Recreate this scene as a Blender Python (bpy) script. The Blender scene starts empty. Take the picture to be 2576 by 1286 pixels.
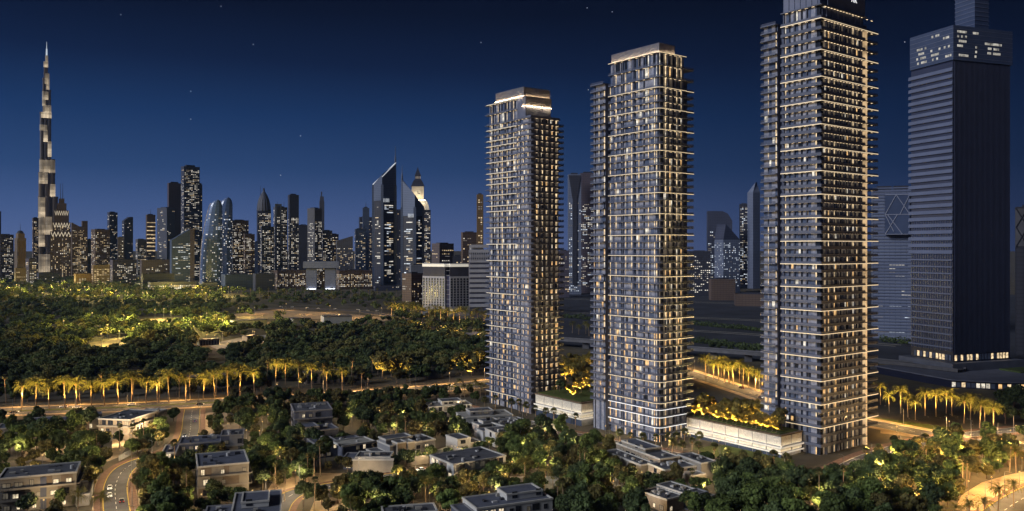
import bpy, bmesh, math, random
import numpy as np
from mathutils import Vector, Matrix

random.seed(11)
S = bpy.context.scene
COL = S.collection
R = math.radians

# ------------------------------------------------------------------ camera, sky, moon-dusk light, exposure
CAMH = 97.0                      # camera height above the ground, metres
F, CX, HY = 2098.0, 1288.0, 625.0   # photogrammetry of the photograph (in a 2576 px wide copy of it)
cam_d = bpy.data.cameras.new('camera')
cam = bpy.data.objects.new('camera', cam_d)
COL.objects.link(cam)
cam.location = (0, 0, CAMH)
cam.rotation_euler = (R(90), 0, 0)
cam_d.sensor_width = 36.0
cam_d.lens = 36.0 * F / 2576.0
cam_d.shift_y = -18.0 / 2576.0
cam_d.clip_start = 1.0
cam_d.clip_end = 40000.0
S.camera = cam

world = bpy.data.worlds.new('World')
S.world = world
world.use_nodes = True
wn = world.node_tree.nodes
wl = world.node_tree.links
wn.clear()
w_out = wn.new('ShaderNodeOutputWorld')
w_bg = wn.new('ShaderNodeBackground')
w_tc = wn.new('ShaderNodeTexCoord')
w_sep = wn.new('ShaderNodeSeparateXYZ')
w_ramp = wn.new('ShaderNodeValToRGB')
w_map = wn.new('ShaderNodeMapRange')
w_mul = wn.new('ShaderNodeMix'); w_mul.data_type = 'RGBA'; w_mul.blend_type = 'MULTIPLY'
w_mul.inputs[0].default_value = 1.0
w_az = wn.new('ShaderNodeValToRGB')
wl.new(w_tc.outputs['Generated'], w_sep.inputs[0])
wl.new(w_sep.outputs['Z'], w_ramp.inputs[0])
cr = w_ramp.color_ramp
cr.elements[0].position = 0.0
cr.elements[0].color = (0.088, 0.136, 0.300, 1)
cr.elements[1].position = 1.0
cr.elements[1].color = (0.0018, 0.0040, 0.0145, 1)
for p, c in ((0.045, (0.054, 0.100, 0.246)), (0.09, (0.024, 0.062, 0.172)), (0.15, (0.0095, 0.036, 0.118)),
             (0.21, (0.0036, 0.0128, 0.048)), (0.27, (0.0014, 0.0042, 0.0175)), (0.40, (0.0018, 0.0040, 0.0145))):
    e = cr.elements.new(p); e.color = (*c, 1)
w_map.inputs[1].default_value = -0.55
w_map.inputs[2].default_value = 0.55
wl.new(w_sep.outputs['X'], w_map.inputs[0])
wl.new(w_map.outputs[0], w_az.inputs[0])
w_az.color_ramp.elements[0].color = (1.0, 1.0, 1.0, 1)
w_az.color_ramp.elements[1].color = (0.26, 0.25, 0.27, 1)
e = w_az.color_ramp.elements.new(0.45); e.color = (0.86, 0.82, 0.82, 1)
wl.new(w_ramp.outputs[0], w_mul.inputs[6])
wl.new(w_az.outputs[0], w_mul.inputs[7])
wl.new(w_mul.outputs[2], w_bg.inputs[0])
w_bg.inputs[1].default_value = 1.0
wl.new(w_bg.outputs[0], w_out.inputs[0])

sun_d = bpy.data.lights.new('afterglow_sun', 'SUN')
sun_d.energy = 2.4
sun_d.angle = R(20)
sun_d.color = (0.93, 0.95, 1.0)
sun = bpy.data.objects.new('afterglow_sun', sun_d)
COL.objects.link(sun)
SUN_TO = Vector((-0.78, -0.48, 0.42)).normalized()
sun.rotation_euler = SUN_TO.to_track_quat('Z', 'Y').to_euler()

S.view_settings.view_transform = 'Standard'
S.view_settings.look = 'None'
S.view_settings.exposure = 0.0
S.view_settings.gamma = 1.0
S.view_settings.use_curve_mapping = False
S.render.engine = 'CYCLES'
S.cycles.use_denoising = True
S.cycles.max_bounces = 4
S.cycles.diffuse_bounces = 2
S.cycles.glossy_bounces = 2
S.cycles.transmission_bounces = 2
S.cycles.transparent_max_bounces = 6
S.cycles.sample_clamp_indirect = 2.0
S.cycles.sample_clamp_direct = 0.0
S.cycles.caustics_reflective = False
S.cycles.caustics_refractive = False

# ------------------------------------------------------------------ helpers
def G(px, py, z=0.0):
    """world point at height z that the photograph shows at (px, py)"""
    D = (CAMH - z) * F / (py - HY)
    return Vector(((px - CX) / F * D, D, z))
def XW(px, D): return (px - CX) / F * D
def ZH(py, D): return CAMH + (HY - py) / F * D
def PX(p): return CX + F * p[0] / p[1]

MATS = {}
def M(name, col, rough=0.8, var=0.25, scale=0.35, emit=0.0, emit_col=None, metal=0.0, spec=0.3, trans=0.0,
      sample='NONE', evar=0.0, escale=0.5, lines=None, rnd=0.0, alpha=1.0):
    if name in MATS: return MATS[name]
    m = bpy.data.materials.new(name)
    m.use_nodes = True
    nt = m.node_tree; n = nt.nodes; l = nt.links
    b = n['Principled BSDF']
    b.inputs['Roughness'].default_value = rough
    b.inputs['Metallic'].default_value = metal
    b.inputs['Alpha'].default_value = alpha
    b.inputs['Specular IOR Level'].default_value = spec
    geo = n.new('ShaderNodeNewGeometry')
    src = None
    if var > 0:
        tex = n.new('ShaderNodeTexNoise')
        tex.inputs['Scale'].default_value = scale
        tex.inputs['Detail'].default_value = 5.0
        tex.inputs['Roughness'].default_value = 0.62
        l.new(geo.outputs['Position'], tex.inputs['Vector'])
        mx = n.new('ShaderNodeMix'); mx.data_type = 'RGBA'
        mr = n.new('ShaderNodeMapRange')
        mr.inputs[1].default_value = 0.3; mr.inputs[2].default_value = 0.7
        l.new(tex.outputs[0], mr.inputs[0])
        l.new(mr.outputs[0], mx.inputs[0])
        mx.inputs[6].default_value = (*[c * (1 - var) for c in col], 1)
        mx.inputs[7].default_value = (*[min(1, c * (1 + var)) for c in col], 1)
        src = mx.outputs[2]
    if rnd > 0:
        oi = n.new('ShaderNodeObjectInfo')
        mr2 = n.new('ShaderNodeMapRange')
        mr2.inputs[3].default_value = 1 - rnd; mr2.inputs[4].default_value = 1 + rnd
        l.new(oi.outputs['Random'], mr2.inputs[0])
        hs = n.new('ShaderNodeHueSaturation')
        l.new(mr2.outputs[0], hs.inputs['Value'])
        if src: l.new(src, hs.inputs['Color'])
        else: hs.inputs['Color'].default_value = (*col, 1)
        src = hs.outputs[0]
    if lines:            # fine relief far below a pixel: (axis, period, share, factor)
        tc = n.new('ShaderNodeTexCoord')
        sp = n.new('ShaderNodeSeparateXYZ'); l.new(tc.outputs['Object'], sp.inputs[0])
        for ax, per, share, fac in lines:
            a = n.new('ShaderNodeMath'); a.operation = 'MULTIPLY'; a.inputs[1].default_value = 1.0 / per
            l.new(sp.outputs[ax], a.inputs[0])
            fr = n.new('ShaderNodeMath'); fr.operation = 'FRACT'; l.new(a.outputs[0], fr.inputs[0])
            lt = n.new('ShaderNodeMath'); lt.operation = 'LESS_THAN'; lt.inputs[1].default_value = share
            l.new(fr.outputs[0], lt.inputs[0])
            mm = n.new('ShaderNodeMix'); mm.data_type = 'RGBA'; mm.blend_type = 'MULTIPLY'
            l.new(lt.outputs[0], mm.inputs[0])
            if src: l.new(src, mm.inputs[6])
            else: mm.inputs[6].default_value = (*col, 1)
            mm.inputs[7].default_value = (*fac, 1)
            src = mm.outputs[2]
    if src: l.new(src, b.inputs['Base Color'])
    else: b.inputs['Base Color'].default_value = (*col, 1)
    if emit > 0:
        b.inputs['Emission Color'].default_value = (*(emit_col or col), 1)
        b.inputs['Emission Strength'].default_value = emit
        if evar > 0:
            tex = n.new('ShaderNodeTexNoise'); tex.inputs['Scale'].default_value = escale
            tex.inputs['Detail'].default_value = 2.0
            l.new(geo.outputs['Position'], tex.inputs['Vector'])
            mr = n.new('ShaderNodeMapRange')
            mr.inputs[1].default_value = 0.32; mr.inputs[2].default_value = 0.68
            mr.inputs[3].default_value = emit * (1 - evar); mr.inputs[4].default_value = emit * (1 + evar)
            l.new(tex.outputs[0], mr.inputs[0]); l.new(mr.outputs[0], b.inputs['Emission Strength'])
        m.cycles.emission_sampling = sample
    if trans > 0:
        out = n['Material Output']
        t = n.new('ShaderNodeBsdfTranslucent')
        if src: l.new(src, t.inputs[0])
        else: t.inputs[0].default_value = (*col, 1)
        ms = n.new('ShaderNodeMixShader'); ms.inputs[0].default_value = trans
        l.new(b.outputs[0], ms.inputs[1]); l.new(t.outputs[0], ms.inputs[2])
        l.new(ms.outputs[0], out.inputs[0])
    MATS[name] = m
    return m

class MB:
    def __init__(s): s.v = []; s.f = []; s.m = []
    def add(s, vs, fs, mi=0):
        o = len(s.v); s.v += [tuple(p) for p in vs]
        for f in fs: s.f.append([i + o for i in f]); s.m.append(mi)
    def box(s, x0, x1, y0, y1, z0, z1, mi=0):
        s.add([(x0,y0,z0),(x1,y0,z0),(x1,y1,z0),(x0,y1,z0),(x0,y0,z1),(x1,y0,z1),(x1,y1,z1),(x0,y1,z1)],
              [(3,2,1,0),(4,5,6,7),(0,1,5,4),(1,2,6,5),(2,3,7,6),(3,0,4,7)], mi)
    def quad(s, a, b, c, d, mi=0): s.add([a, b, c, d], [(0,1,2,3)], mi)
    def prism(s, poly, z0, z1, mi=0, top=True, bottom=True):
        n = len(poly)
        vs = [(p[0],p[1],z0) for p in poly] + [(p[0],p[1],z1) for p in poly]
        fs = [(i,(i+1)%n,n+(i+1)%n,n+i) for i in range(n)]
        if top: fs.append(tuple(range(n, 2*n)))
        if bottom: fs.append(tuple(range(n-1, -1, -1)))
        s.add(vs, fs, mi)
    def loft(s, rings, mi=0, cap=True):
        n = len(rings[0]); vs = [p for r in rings for p in r]; fs = []
        for k in range(len(rings)-1):
            for i in range(n):
                fs.append((k*n+i, k*n+(i+1)%n, (k+1)*n+(i+1)%n, (k+1)*n+i))
        if cap:
            fs.append(tuple(range(n-1,-1,-1))); fs.append(tuple((len(rings)-1)*n+i for i in range(n)))
        s.add(vs, fs, mi)
    def cyl(s, cx, cy, r0, r1, z0, z1, n=10, mi=0):
        s.loft([[(cx+r*math.cos(2*math.pi*i/n), cy+r*math.sin(2*math.pi*i/n), z) for i in range(n)]
                for r, z in ((r0,z0),(r1,z1))], mi)
    def tube(s, pts, rad, n=6, mi=0):
        rings = []
        for k, p in enumerate(pts):
            p = Vector(p)
            d = (Vector(pts[min(k+1,len(pts)-1)]) - Vector(pts[max(k-1,0)])).normalized()
            a = d.cross(Vector((0.3,0.9,0.1))).normalized(); b = d.cross(a)
            r = rad[k] if isinstance(rad, (list, tuple)) else rad
            rings.append([p + (a*math.cos(2*math.pi*i/n) + b*math.sin(2*math.pi*i/n))*r for i in range(n)])
        s.loft(rings, mi)
    def wall_path(s, path, inset, th, z0, z1, mi=0):
        """solid wall along an open path; inset towards the path's right hand (+) side"""
        n = len(path); inner = []; outer = []
        for i, p in enumerate(path):
            a = Vector(path[max(i-1,0)]); b = Vector(path[min(i+1,n-1)])
            d = (b - a).normalized(); nr = Vector((-d.y, d.x))
            outer.append(Vector(p) + nr*inset); inner.append(Vector(p) + nr*(inset+th))
        for i in range(n-1):
            o0, o1, i0, i1 = outer[i], outer[i+1], inner[i], inner[i+1]
            vs = [(o0.x,o0.y,z0),(o1.x,o1.y,z0),(i1.x,i1.y,z0),(i0.x,i0.y,z0),(o0.x,o0.y,z1),(o1.x,o1.y,z1),(i1.x,i1.y,z1),(i0.x,i0.y,z1)]
            fs = [(3,2,1,0),(4,5,6,7),(0,1,5,4),(2,3,7,6)]
            if i == 0: fs.append((3,0,4,7))
            if i == n-2: fs.append((1,2,6,5))
            s.add(vs, fs, mi)
    def mesh(s, name, mats):
        me = bpy.data.meshes.new(name)
        me.from_pydata(s.v, [], s.f)
        if not isinstance(mats, (list, tuple)): mats = [mats]
        for m in mats: me.materials.append(m)
        if len(mats) > 1: me.polygons.foreach_set('material_index', s.m)
        me.update()
        return me
    def build(s, name, mats, parent=None, kind=None, smooth=False):
        me = s.mesh(name, mats)
        if smooth: me.polygons.foreach_set('use_smooth', [True]*len(me.polygons))
        return link(name, me, parent, kind=kind)

def link(name, me, parent=None, loc=None, kind=None, rz=None, sc=None):
    o = bpy.data.objects.new(name, me); COL.objects.link(o)
    if parent: o.parent = parent
    if loc is not None: o.location = loc
    if rz is not None: o.rotation_euler = (0, 0, rz)
    if sc is not None: o.scale = sc if isinstance(sc, (tuple, list, Vector)) else (sc, sc, sc)
    if kind: o['kind'] = kind
    return o
def tag(o, label, cat, group=None):
    o['label'] = label; o['category'] = cat
    if group: o['group'] = group
    return o
def thing(name, label, cat, loc=(0,0,0), rz=0.0, group=None, sc=None):
    o = link(name, None, None, loc, None, rz, sc)
    return tag(o, label, cat, group)
def struct(name, mb, mats, parent=None):
    return mb.build(name, mats, parent, kind='structure')

ONES = ['zeroth','first','second','third','fourth','fifth','sixth','seventh','eighth','ninth','tenth','eleventh','twelfth',
        'thirteenth','fourteenth','fifteenth','sixteenth','seventeenth','eighteenth','nineteenth']
TENS = {2:('twentieth','twenty'),3:('thirtieth','thirty'),4:('fortieth','forty'),5:('fiftieth','fifty'),6:('sixtieth','sixty'),7:('seventieth','seventy')}
def nth(i):
    if i < 20: return ONES[i]
    t, r = divmod(i, 10)
    return TENS[t][0] if r == 0 else TENS[t][1] + '-' + ONES[r]
def label_row(objs, text, suffix='from the left'):
    objs = sorted(objs, key=lambda o: PX(o.location))
    for i, o in enumerate(objs):
        n = len(objs)
        if n == 1: o['label'] = text
        elif i == 0: o['label'] = text + ', leftmost of them'
        elif i == n-1: o['label'] = text + ', rightmost of them'
        else: o['label'] = text + ', ' + nth(i+1) + ' ' + suffix

# ------------------------------------------------------------------ materials
m_ground = M('dry_ground', (0.085,0.072,0.050), 0.95, 0.45, 0.03)
m_sand   = M('pale_sand', (0.36,0.27,0.17), 0.95, 0.3, 0.12)
m_asph   = M('asphalt', (0.075,0.075,0.082), 0.85, 0.25, 0.2)
m_asph2  = M('old_asphalt', (0.050,0.050,0.058), 0.9, 0.3, 0.05)
m_pave   = M('red_brown_paving', (0.17,0.10,0.07), 0.9, 0.25, 0.6)
m_kerb   = M('yellow_kerb_paint', (0.50,0.38,0.06), 0.8, 0.2, 0.5)
m_kerbw  = M('concrete_kerb', (0.34,0.32,0.29), 0.85, 0.2, 0.5)
m_paint  = M('road_paint', (0.75,0.75,0.72), 0.7, 0.12, 0.6)
m_lawn   = M('lawn', (0.075,0.095,0.020), 0.95, 0.35, 0.3)
m_trunk  = M('bark', (0.15,0.105,0.070), 0.9, 0.3, 2.0)
m_ptrunk = M('palm_trunk', (0.27,0.19,0.12), 0.9, 0.3, 2.5)
m_leafs  = [M('leaf_green', (0.100,0.138,0.036), 0.75, 0.55, 0.55, trans=0.22, rnd=0.38),
            M('leaf_olive', (0.140,0.122,0.038), 0.75, 0.5, 0.5, trans=0.22, rnd=0.38),
            M('leaf_dark', (0.066,0.094,0.034), 0.75, 0.5, 0.5, trans=0.18, rnd=0.35)]
m_leafgold = M('leaf_warm_gold', (0.19,0.15,0.035), 0.75, 0.4, 0.6, trans=0.3, rnd=0.25)  # warm golden leaf colour
m_palm   = M('palm_frond', (0.180,0.170,0.045), 0.65, 0.4, 0.8, trans=0.38, rnd=0.25)
m_palmdry= M('dry_palm_skirt', (0.32,0.20,0.07), 0.9, 0.3, 1.0)
m_fan    = M('fan_palm_leaf', (0.125,0.125,0.045), 0.7, 0.4, 0.9, trans=0.2, rnd=0.3)
m_wood2  = M('woodland_leaf_olive', (0.150,0.140,0.042), 0.8, 0.5, 0.08, trans=0.15)
m_wood3  = M('woodland_leaf_dark', (0.056,0.078,0.032), 0.8, 0.5, 0.08, trans=0.15)
m_wood   = M('woodland_leaf', (0.095,0.120,0.038), 0.8, 0.6, 0.05, trans=0.15)
m_glass  = M('dark_glass', (0.095,0.120,0.190), 0.15, 0.3, 0.4, spec=0.6)
m_glassd = M('dark_window_glass', (0.020,0.024,0.034), 0.15, 0.0, spec=0.5)
m_balu   = M('balustrade_glass', (0.115,0.130,0.190), 0.22, 0.15, 0.2, spec=0.5, alpha=0.34)
m_slab   = M('slab_grey', (0.120,0.138,0.205), 0.7, 0.15, 0.2)
m_slabd  = M('slab_dark_grey', (0.110,0.122,0.170), 0.7, 0.15, 0.2)
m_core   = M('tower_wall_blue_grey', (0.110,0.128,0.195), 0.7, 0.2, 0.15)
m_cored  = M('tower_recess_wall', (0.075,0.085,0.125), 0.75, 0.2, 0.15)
m_pier   = M('tower_pier', (0.150,0.165,0.240), 0.6, 0.15, 0.2)
m_brownw = M('tower_brown_wall', (0.130,0.130,0.165), 0.75, 0.2, 0.2)
L_WARM, L_GOLD, L_WHITE, L_COOL = (1.0,0.74,0.42), (1.0,0.60,0.24), (1.0,0.90,0.72), (0.82,0.90,1.0)
m_lw     = M('lit_window_warm', (0.3,0.25,0.18), 0.5, 0, emit=0.80, emit_col=L_WARM, evar=0.7, escale=0.55)
m_lw2    = M('lit_window_gold', (0.3,0.22,0.14), 0.5, 0, emit=0.80, emit_col=L_GOLD, evar=0.65, escale=0.5)
m_lwh    = M('lit_window_white', (0.3,0.3,0.28), 0.5, 0, emit=0.62, emit_col=L_WHITE, evar=0.7, escale=0.5)
m_ldim   = M('dim_curtained_window', (0.190,0.222,0.315), 0.4, 0.35, 0.6, emit=0.06, emit_col=L_WARM, evar=0.8, escale=0.3)
m_acc    = M('accent_strip_warm', (0.5,0.45,0.35), 0.5, 0, emit=0.72, emit_col=(1.0,0.78,0.50))
m_accd   = M('accent_strip_soft', (0.5,0.47,0.40), 0.5, 0, emit=0.50, emit_col=(1.0,0.84,0.62))
m_accw   = M('accent_strip_white', (0.5,0.5,0.5), 0.5, 0, emit=0.95, emit_col=(0.95,0.95,1.0))
m_cove   = M('cove_light', (0.5,0.4,0.3), 0.5, 0, emit=120.0, emit_col=(1.0,0.68,0.34), sample='AUTO')
m_sofit  = M('soffit_light', (0.5,0.4,0.3), 0.5, 0, emit=1.7, emit_col=(1.0,0.74,0.44), sample='AUTO')
m_lamp   = M('lamp_glow', (0.01,0.008,0.005), 1.0, 0, spec=0.0, emit=0.6, emit_col=(1.0,0.70,0.30))
m_metal  = M('grey_metal', (0.22,0.22,0.23), 0.5, 0.1, 1.0, metal=0.6)
m_dmetal = M('dark_metal', (0.05,0.05,0.06), 0.5, 0.1, 1.0, metal=0.4)
m_conc   = M('concrete', (0.26,0.26,0.27), 0.85, 0.2, 0.2)

# far windows: three emission levels
m_fw = [M('far_window_white', (0.3,0.3,0.3), 0.5, 0, emit=0.62, emit_col=(1.0,0.92,0.78), evar=0.7, escale=0.08),
        M('far_window_warm', (0.3,0.25,0.2), 0.5, 0, emit=0.55, emit_col=(1.0,0.74,0.42), evar=0.7, escale=0.08),
        M('far_window_cool', (0.25,0.28,0.3), 0.5, 0, emit=0.70, emit_col=(0.80,0.88,1.0), evar=0.7, escale=0.08),
        M('far_window_dim', (0.2,0.2,0.22), 0.5, 0, emit=0.14, emit_col=(1.0,0.80,0.58), evar=0.8, escale=0.08)]

BLOCK = []      # world polygons where no tree may stand
ROADS = []      # (points, half width)
def block_rect(o, ax, ay, x0, x1, y0, y1, mg=1.5):
    BLOCK.append([o + ax*a + ay*b for a, b in ((x0-mg,y0-mg),(x1+mg,y0-mg),(x1+mg,y1+mg),(x0-mg,y1+mg))])
def inside(p, poly):
    c = False; n = len(poly)
    for i in range(n):
        a, b = poly[i], poly[i-1]
        if (a[1] > p[1]) != (b[1] > p[1]) and p[0] < (b[0]-a[0])*(p[1]-a[1])/(b[1]-a[1]) + a[0]: c = not c
    return c
def seg_d(p, a, b):
    ab = (b[0]-a[0], b[1]-a[1]); t = ((p[0]-a[0])*ab[0] + (p[1]-a[1])*ab[1])/max(1e-6, ab[0]**2+ab[1]**2)
    t = max(0, min(1, t))
    return math.hypot(p[0]-a[0]-ab[0]*t, p[1]-a[1]-ab[1]*t)
def free(p, mg=1.0, roads=True):
    for poly in BLOCK:
        if inside(p, poly): return False
    if roads:
        for pts, hw in ROADS:
            for i in range(len(pts)-1):
                if seg_d(p, pts[i], pts[i+1]) < hw + mg: return False
    return True

# ------------------------------------------------------------------ ground, roads, lawns
mb = MB()
mb.quad((-16000,-1500,0),(16000,-1500,0),(16000,30000,0),(-16000,30000,0))
struct('ground', mb, m_ground)

def smooth_path(pts, n=6):
    P = [Vector((p[0], p[1])) for p in pts]; out = []
    for i in range(len(P)-1):
        p0, p1, p2, p3 = P[max(i-1,0)], P[i], P[i+1], P[min(i+2,len(P)-1)]
        for k in range(n):
            t = k/n
            out.append(0.5*((2*p1)+(p2-p0)*t+(2*p0-5*p1+4*p2-p3)*t*t+(3*p1-p0-3*p2+p3)*t**3))
    out.append(P[-1]); return out
def offs(path, d):
    n = len(path); out = []
    for i in range(n):
        t = (path[min(i+1,n-1)] - path[max(i-1,0)]).normalized()
        out.append(path[i] + Vector((-t.y, t.x))*d)
    return out
def strip(mb, path, d0, d1, z, mi=0):
    a, b = offs(path, d0), offs(path, d1)
    for i in range(len(path)-1):
        mb.quad((b[i].x,b[i].y,z),(b[i+1].x,b[i+1].y,z),(a[i+1].x,a[i+1].y,z),(a[i].x,a[i].y,z), mi)
def raised(mb, path, d0, d1, z0, z1, mi=0):
    a, b = offs(path, d0), offs(path, d1)
    for i in range(len(path)-1):
        mb.add([(a[i].x,a[i].y,z0),(a[i+1].x,a[i+1].y,z0),(b[i+1].x,b[i+1].y,z0),(b[i].x,b[i].y,z0),
                (a[i].x,a[i].y,z1),(a[i+1].x,a[i+1].y,z1),(b[i+1].x,b[i+1].y,z1),(b[i].x,b[i].y,z1)],
               [(4,7,6,5),(0,4,5,1),(2,6,7,3)], mi)
DASH = MB(); DASH.box(-1.5,1.5,-0.09,0.09,0,0.012); DASH_ME = DASH.mesh('lane_dash', m_paint)
def road(name, px, w, z=0.05, kerb=m_kerb, walk=2.6, dashes=True, lanes=1, dmax=560, sm=6, side_mat=None):
    path = smooth_path([G(*p) for p in px], sm)
    hw = w/2
    mb = MB(); strip(mb, path, -hw, hw, z)
    r = struct(name, mb, m_asph)
    for sgn in (-1, 1):
        kb = MB(); raised(kb, path, *sorted((sgn*hw, sgn*(hw+0.3))), 0.0, z+0.13)
        kb.build('kerb', kerb, r, kind='structure')
        if walk > 0:
            sb = MB(); strip(sb, path, *sorted((sgn*(hw+0.3), sgn*(hw+0.3+walk))), z+0.11)
            sb.build('pavement', side_mat or m_pave, r, kind='structure')
    ROADS.append((path, hw + walk))
    if dashes:
        offsets = [0.0] if lanes == 1 else [-w/4, w/4]
        if lanes == 2:
            md = MB(); raised(md, path, -1.6, 1.6, 0, z+0.14); md.build('median', m_lawn, r, kind='structure')
        for of in offsets:
            pp = offs(path, of); acc = 0.0
            for i in range(len(pp)-1):
                a, b = pp[i], pp[i+1]; L = (b-a).length; t = 6.5 - acc
                while t < L:
                    q = a + (b-a)*(t/L)
                    if q.y < dmax:
                        d = b-a
                        link('lane_dash', DASH_ME, r, (q.x,q.y,z+0.004), 'structure', math.atan2(d.y,d.x))
                    t += 6.5
                acc = (acc + L) % 6.5
    return r, path
rd_boul, p_boul = road('boulevard', [(-420,1066),(-150,1046),(60,1034),(280,1026),(480,1016),(800,999),(1000,985),(1160,972),(1300,955),(1440,935)], 24, lanes=2, kerb=m_kerbw, walk=4, side_mat=m_sand, dmax=640)
rd_side, p_side = road('side_street', [(484,1030),(481,1052),(478,1085),(466,1112),(420,1140),(345,1163),(308,1186),(291,1222),(291,1262),(297,1310),(300,1360)], 8.4, kerb=m_kerb, walk=3.0, z=0.06)
rd_low, p_low = road('villa_lane', [(640,1400),(690,1300),(712,1262),(752,1238),(830,1224),(920,1208),(1010,1196),(1100,1182),(1180,1168)], 8.5, kerb=m_kerb, walk=2.4)
rd_front, p_front = road('tower_front_road', [(1120,1010),(1220,1042),(1330,1070),(1480,1102),(1640,1134),(1800,1164),(1930,1190),(2040,1205),(2110,1186),(2190,1150),(2290,1120),(2420,1096),(2600,1078)], 9, kerb=m_kerbw, walk=4.0, side_mat=m_pave)
rd_back, p_back = road('rear_avenue', [(1600,908),(1690,926),(1780,954),(1880,986),(1960,1012),(2080,1044),(2210,1068),(2330,1092),(2450,1112),(2620,1130)], 15, kerb=m_kerbw, walk=4.5, side_mat=m_sand, lanes=1)
rd_br, p_br = road('corner_road', [(2440,1360),(2500,1306),(2560,1262),(2640,1222),(2760,1180)], 11, kerb=m_kerb, walk=2.0)
rd_bm, p_bm = road('garden_lane', [(1560,1236),(1610,1252),(1650,1274),(1672,1310)], 6.5, kerb=m_kerbw, walk=2.0, dashes=False)
# far roads of the interchange behind the towers
for i, (pts, w) in enumerate((([(1180,776),(1420,786),(1760,800),(2250,822)], 16), ([(1180,748),(1420,752),(1800,762),(2300,778)], 22),
                              ([(1700,830),(1900,842),(2260,870)], 12), ([(620,778),(760,776),(900,783),(1000,796),(1200,800)], 16))):
    path = smooth_path([G(*p) for p in pts], 5)
    mb = MB(); strip(mb, path, -w/2, w/2, 0.06); strip(mb, path, -w/2-3, -w/2, 0.08, 1); strip(mb, path, w/2, w/2+3, 0.08, 1)
    struct('far_road', mb, [m_asph2 if i < 3 else m_asph, m_kerbw if i < 3 else m_sand]); ROADS.append((path, w/2))

def patch(name, px, mat, z=0.02):
    mb = MB(); pts = [G(*p) for p in px]
    mb.add([(p.x,p.y,z) for p in pts], [tuple(range(len(pts)))])
    return struct(name, mb, mat)
patch('highway_apron', [(1150,742),(1500,738),(2700,742),(2700,925),(2250,915),(1900,905),(1600,888),(1400,868),(1235,845)][::-1], M('dark_apron',(0.034,0.037,0.052),0.9,0.35,0.02), 0.03)
patch('lawn', [(1740,1128),(1830,1118),(2000,1158),(1985,1176),(1880,1180)][::-1], m_lawn, 0.03)
patch('lawn', [(1560,1108),(1720,1138),(1880,1172),(1860,1180),(1690,1152),(1550,1122)][::-1], m_lawn, 0.028)
patch('lawn', [(-60,1062),(260,1048),(460,1034),(455,1042),(250,1058),(-60,1074)][::-1], m_lawn, 0.03)
patch('lawn', [(1780,940),(1930,985),(1935,996),(1800,960),(1760,948)][::-1], m_lawn, 0.03)
patch('lawn', [(2200,1050),(2520,1092),(2500,1104),(2210,1072)][::-1], m_lawn, 0.026)
patch('sand_clearing', [(2390,1300),(2420,1245),(2470,1214),(2530,1196),(2600,1182),(2600,1240),(2500,1300)][::-1], m_sand, 0.02)
patch('sand_clearing', [(500,1040),(560,1036),(600,1050),(610,1085),(515,1092)][::-1], m_sand, 0.02)
patch('sand_clearing', [(240,1206),(270,1206),(262,1310),(228,1310)][::-1], m_sand, 0.021)
patch('sand_clearing', [(318,1240),(362,1225),(400,1310),(330,1310)][::-1], m_sand, 0.021)
patch('sand_clearing', [(700,1190),(880,1190),(860,1222),(740,1234),(690,1262),(655,1262)][::-1], m_sand, 0.021)
patch('sand_clearing', [(790,1262),(880,1240),(900,1310),(770,1310)][::-1], m_sand, 0.021)
patch('sand_clearing', [(1250,1200),(1560,1195),(1600,1310),(1250,1310)][::-1], m_conc, 0.018)
patch('sand_clearing', [(1550,1232),(1700,1222),(1780,1262),(1800,1310),(1600,1310)][::-1], m_sand, 0.021)
patch('sand_clearing', [(60,1100),(260,1092),(330,1110),(300,1150),(220,1180),(60,1150)][::-1], m_sand, 0.019)
patch('sand_clearing', [(2215,1066),(2300,1076),(2420,1094),(2400,1106),(2300,1100),(2215,1090)][::-1], m_sand, 0.022)
patch('sand_clearing', [(225,862),(300,850),(330,858),(300,876),(230,880)][::-1], m_sand, 0.02)
patch('sand_clearing', [(330,806),(420,800),(425,812),(345,814)][::-1], m_sand, 0.02)
patch('sand_clearing', [(590,790),(700,778),(800,785),(900,792),(985,801),(960,810),(800,803),(650,802),(560,822)][::-1], m_sand, 0.02)
patch('sand_clearing', [(520,868),(600,850),(680,842),(700,850),(640,866),(560,884)][::-1], m_conc, 0.02)
patch('sand_clearing', [(760,762),(1000,772),(1015,790),(880,780)][::-1], m_ground, 0.024)
CLEAR = [[G(*p) for p in q] for q in (
    [(240,852),(320,848),(322,886),(240,890)], [(340,798),(425,796),(430,818),(345,820)], [(495,846),(560,842),(568,884),(495,888)], [(614,838),(665,834),(668,868),(614,872)], [(585,800),(690,798),(692,828),(585,832)], [(730,795),(890,790),(900,818),(730,824)],
    [(215,866),(300,846),(340,856),(300,882),(225,886)], [(320,808),(420,797),(430,814),(345,818)],
    [(640,792),(700,774),(840,778),(1010,790),(1010,802),(960,814),(800,808),(650,806),(560,828)], [(500,872),(600,848),(690,838),(705,852),(640,870),(560,890)],
    [(480,890),(560,860),(570,930),(540,935)])]

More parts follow.
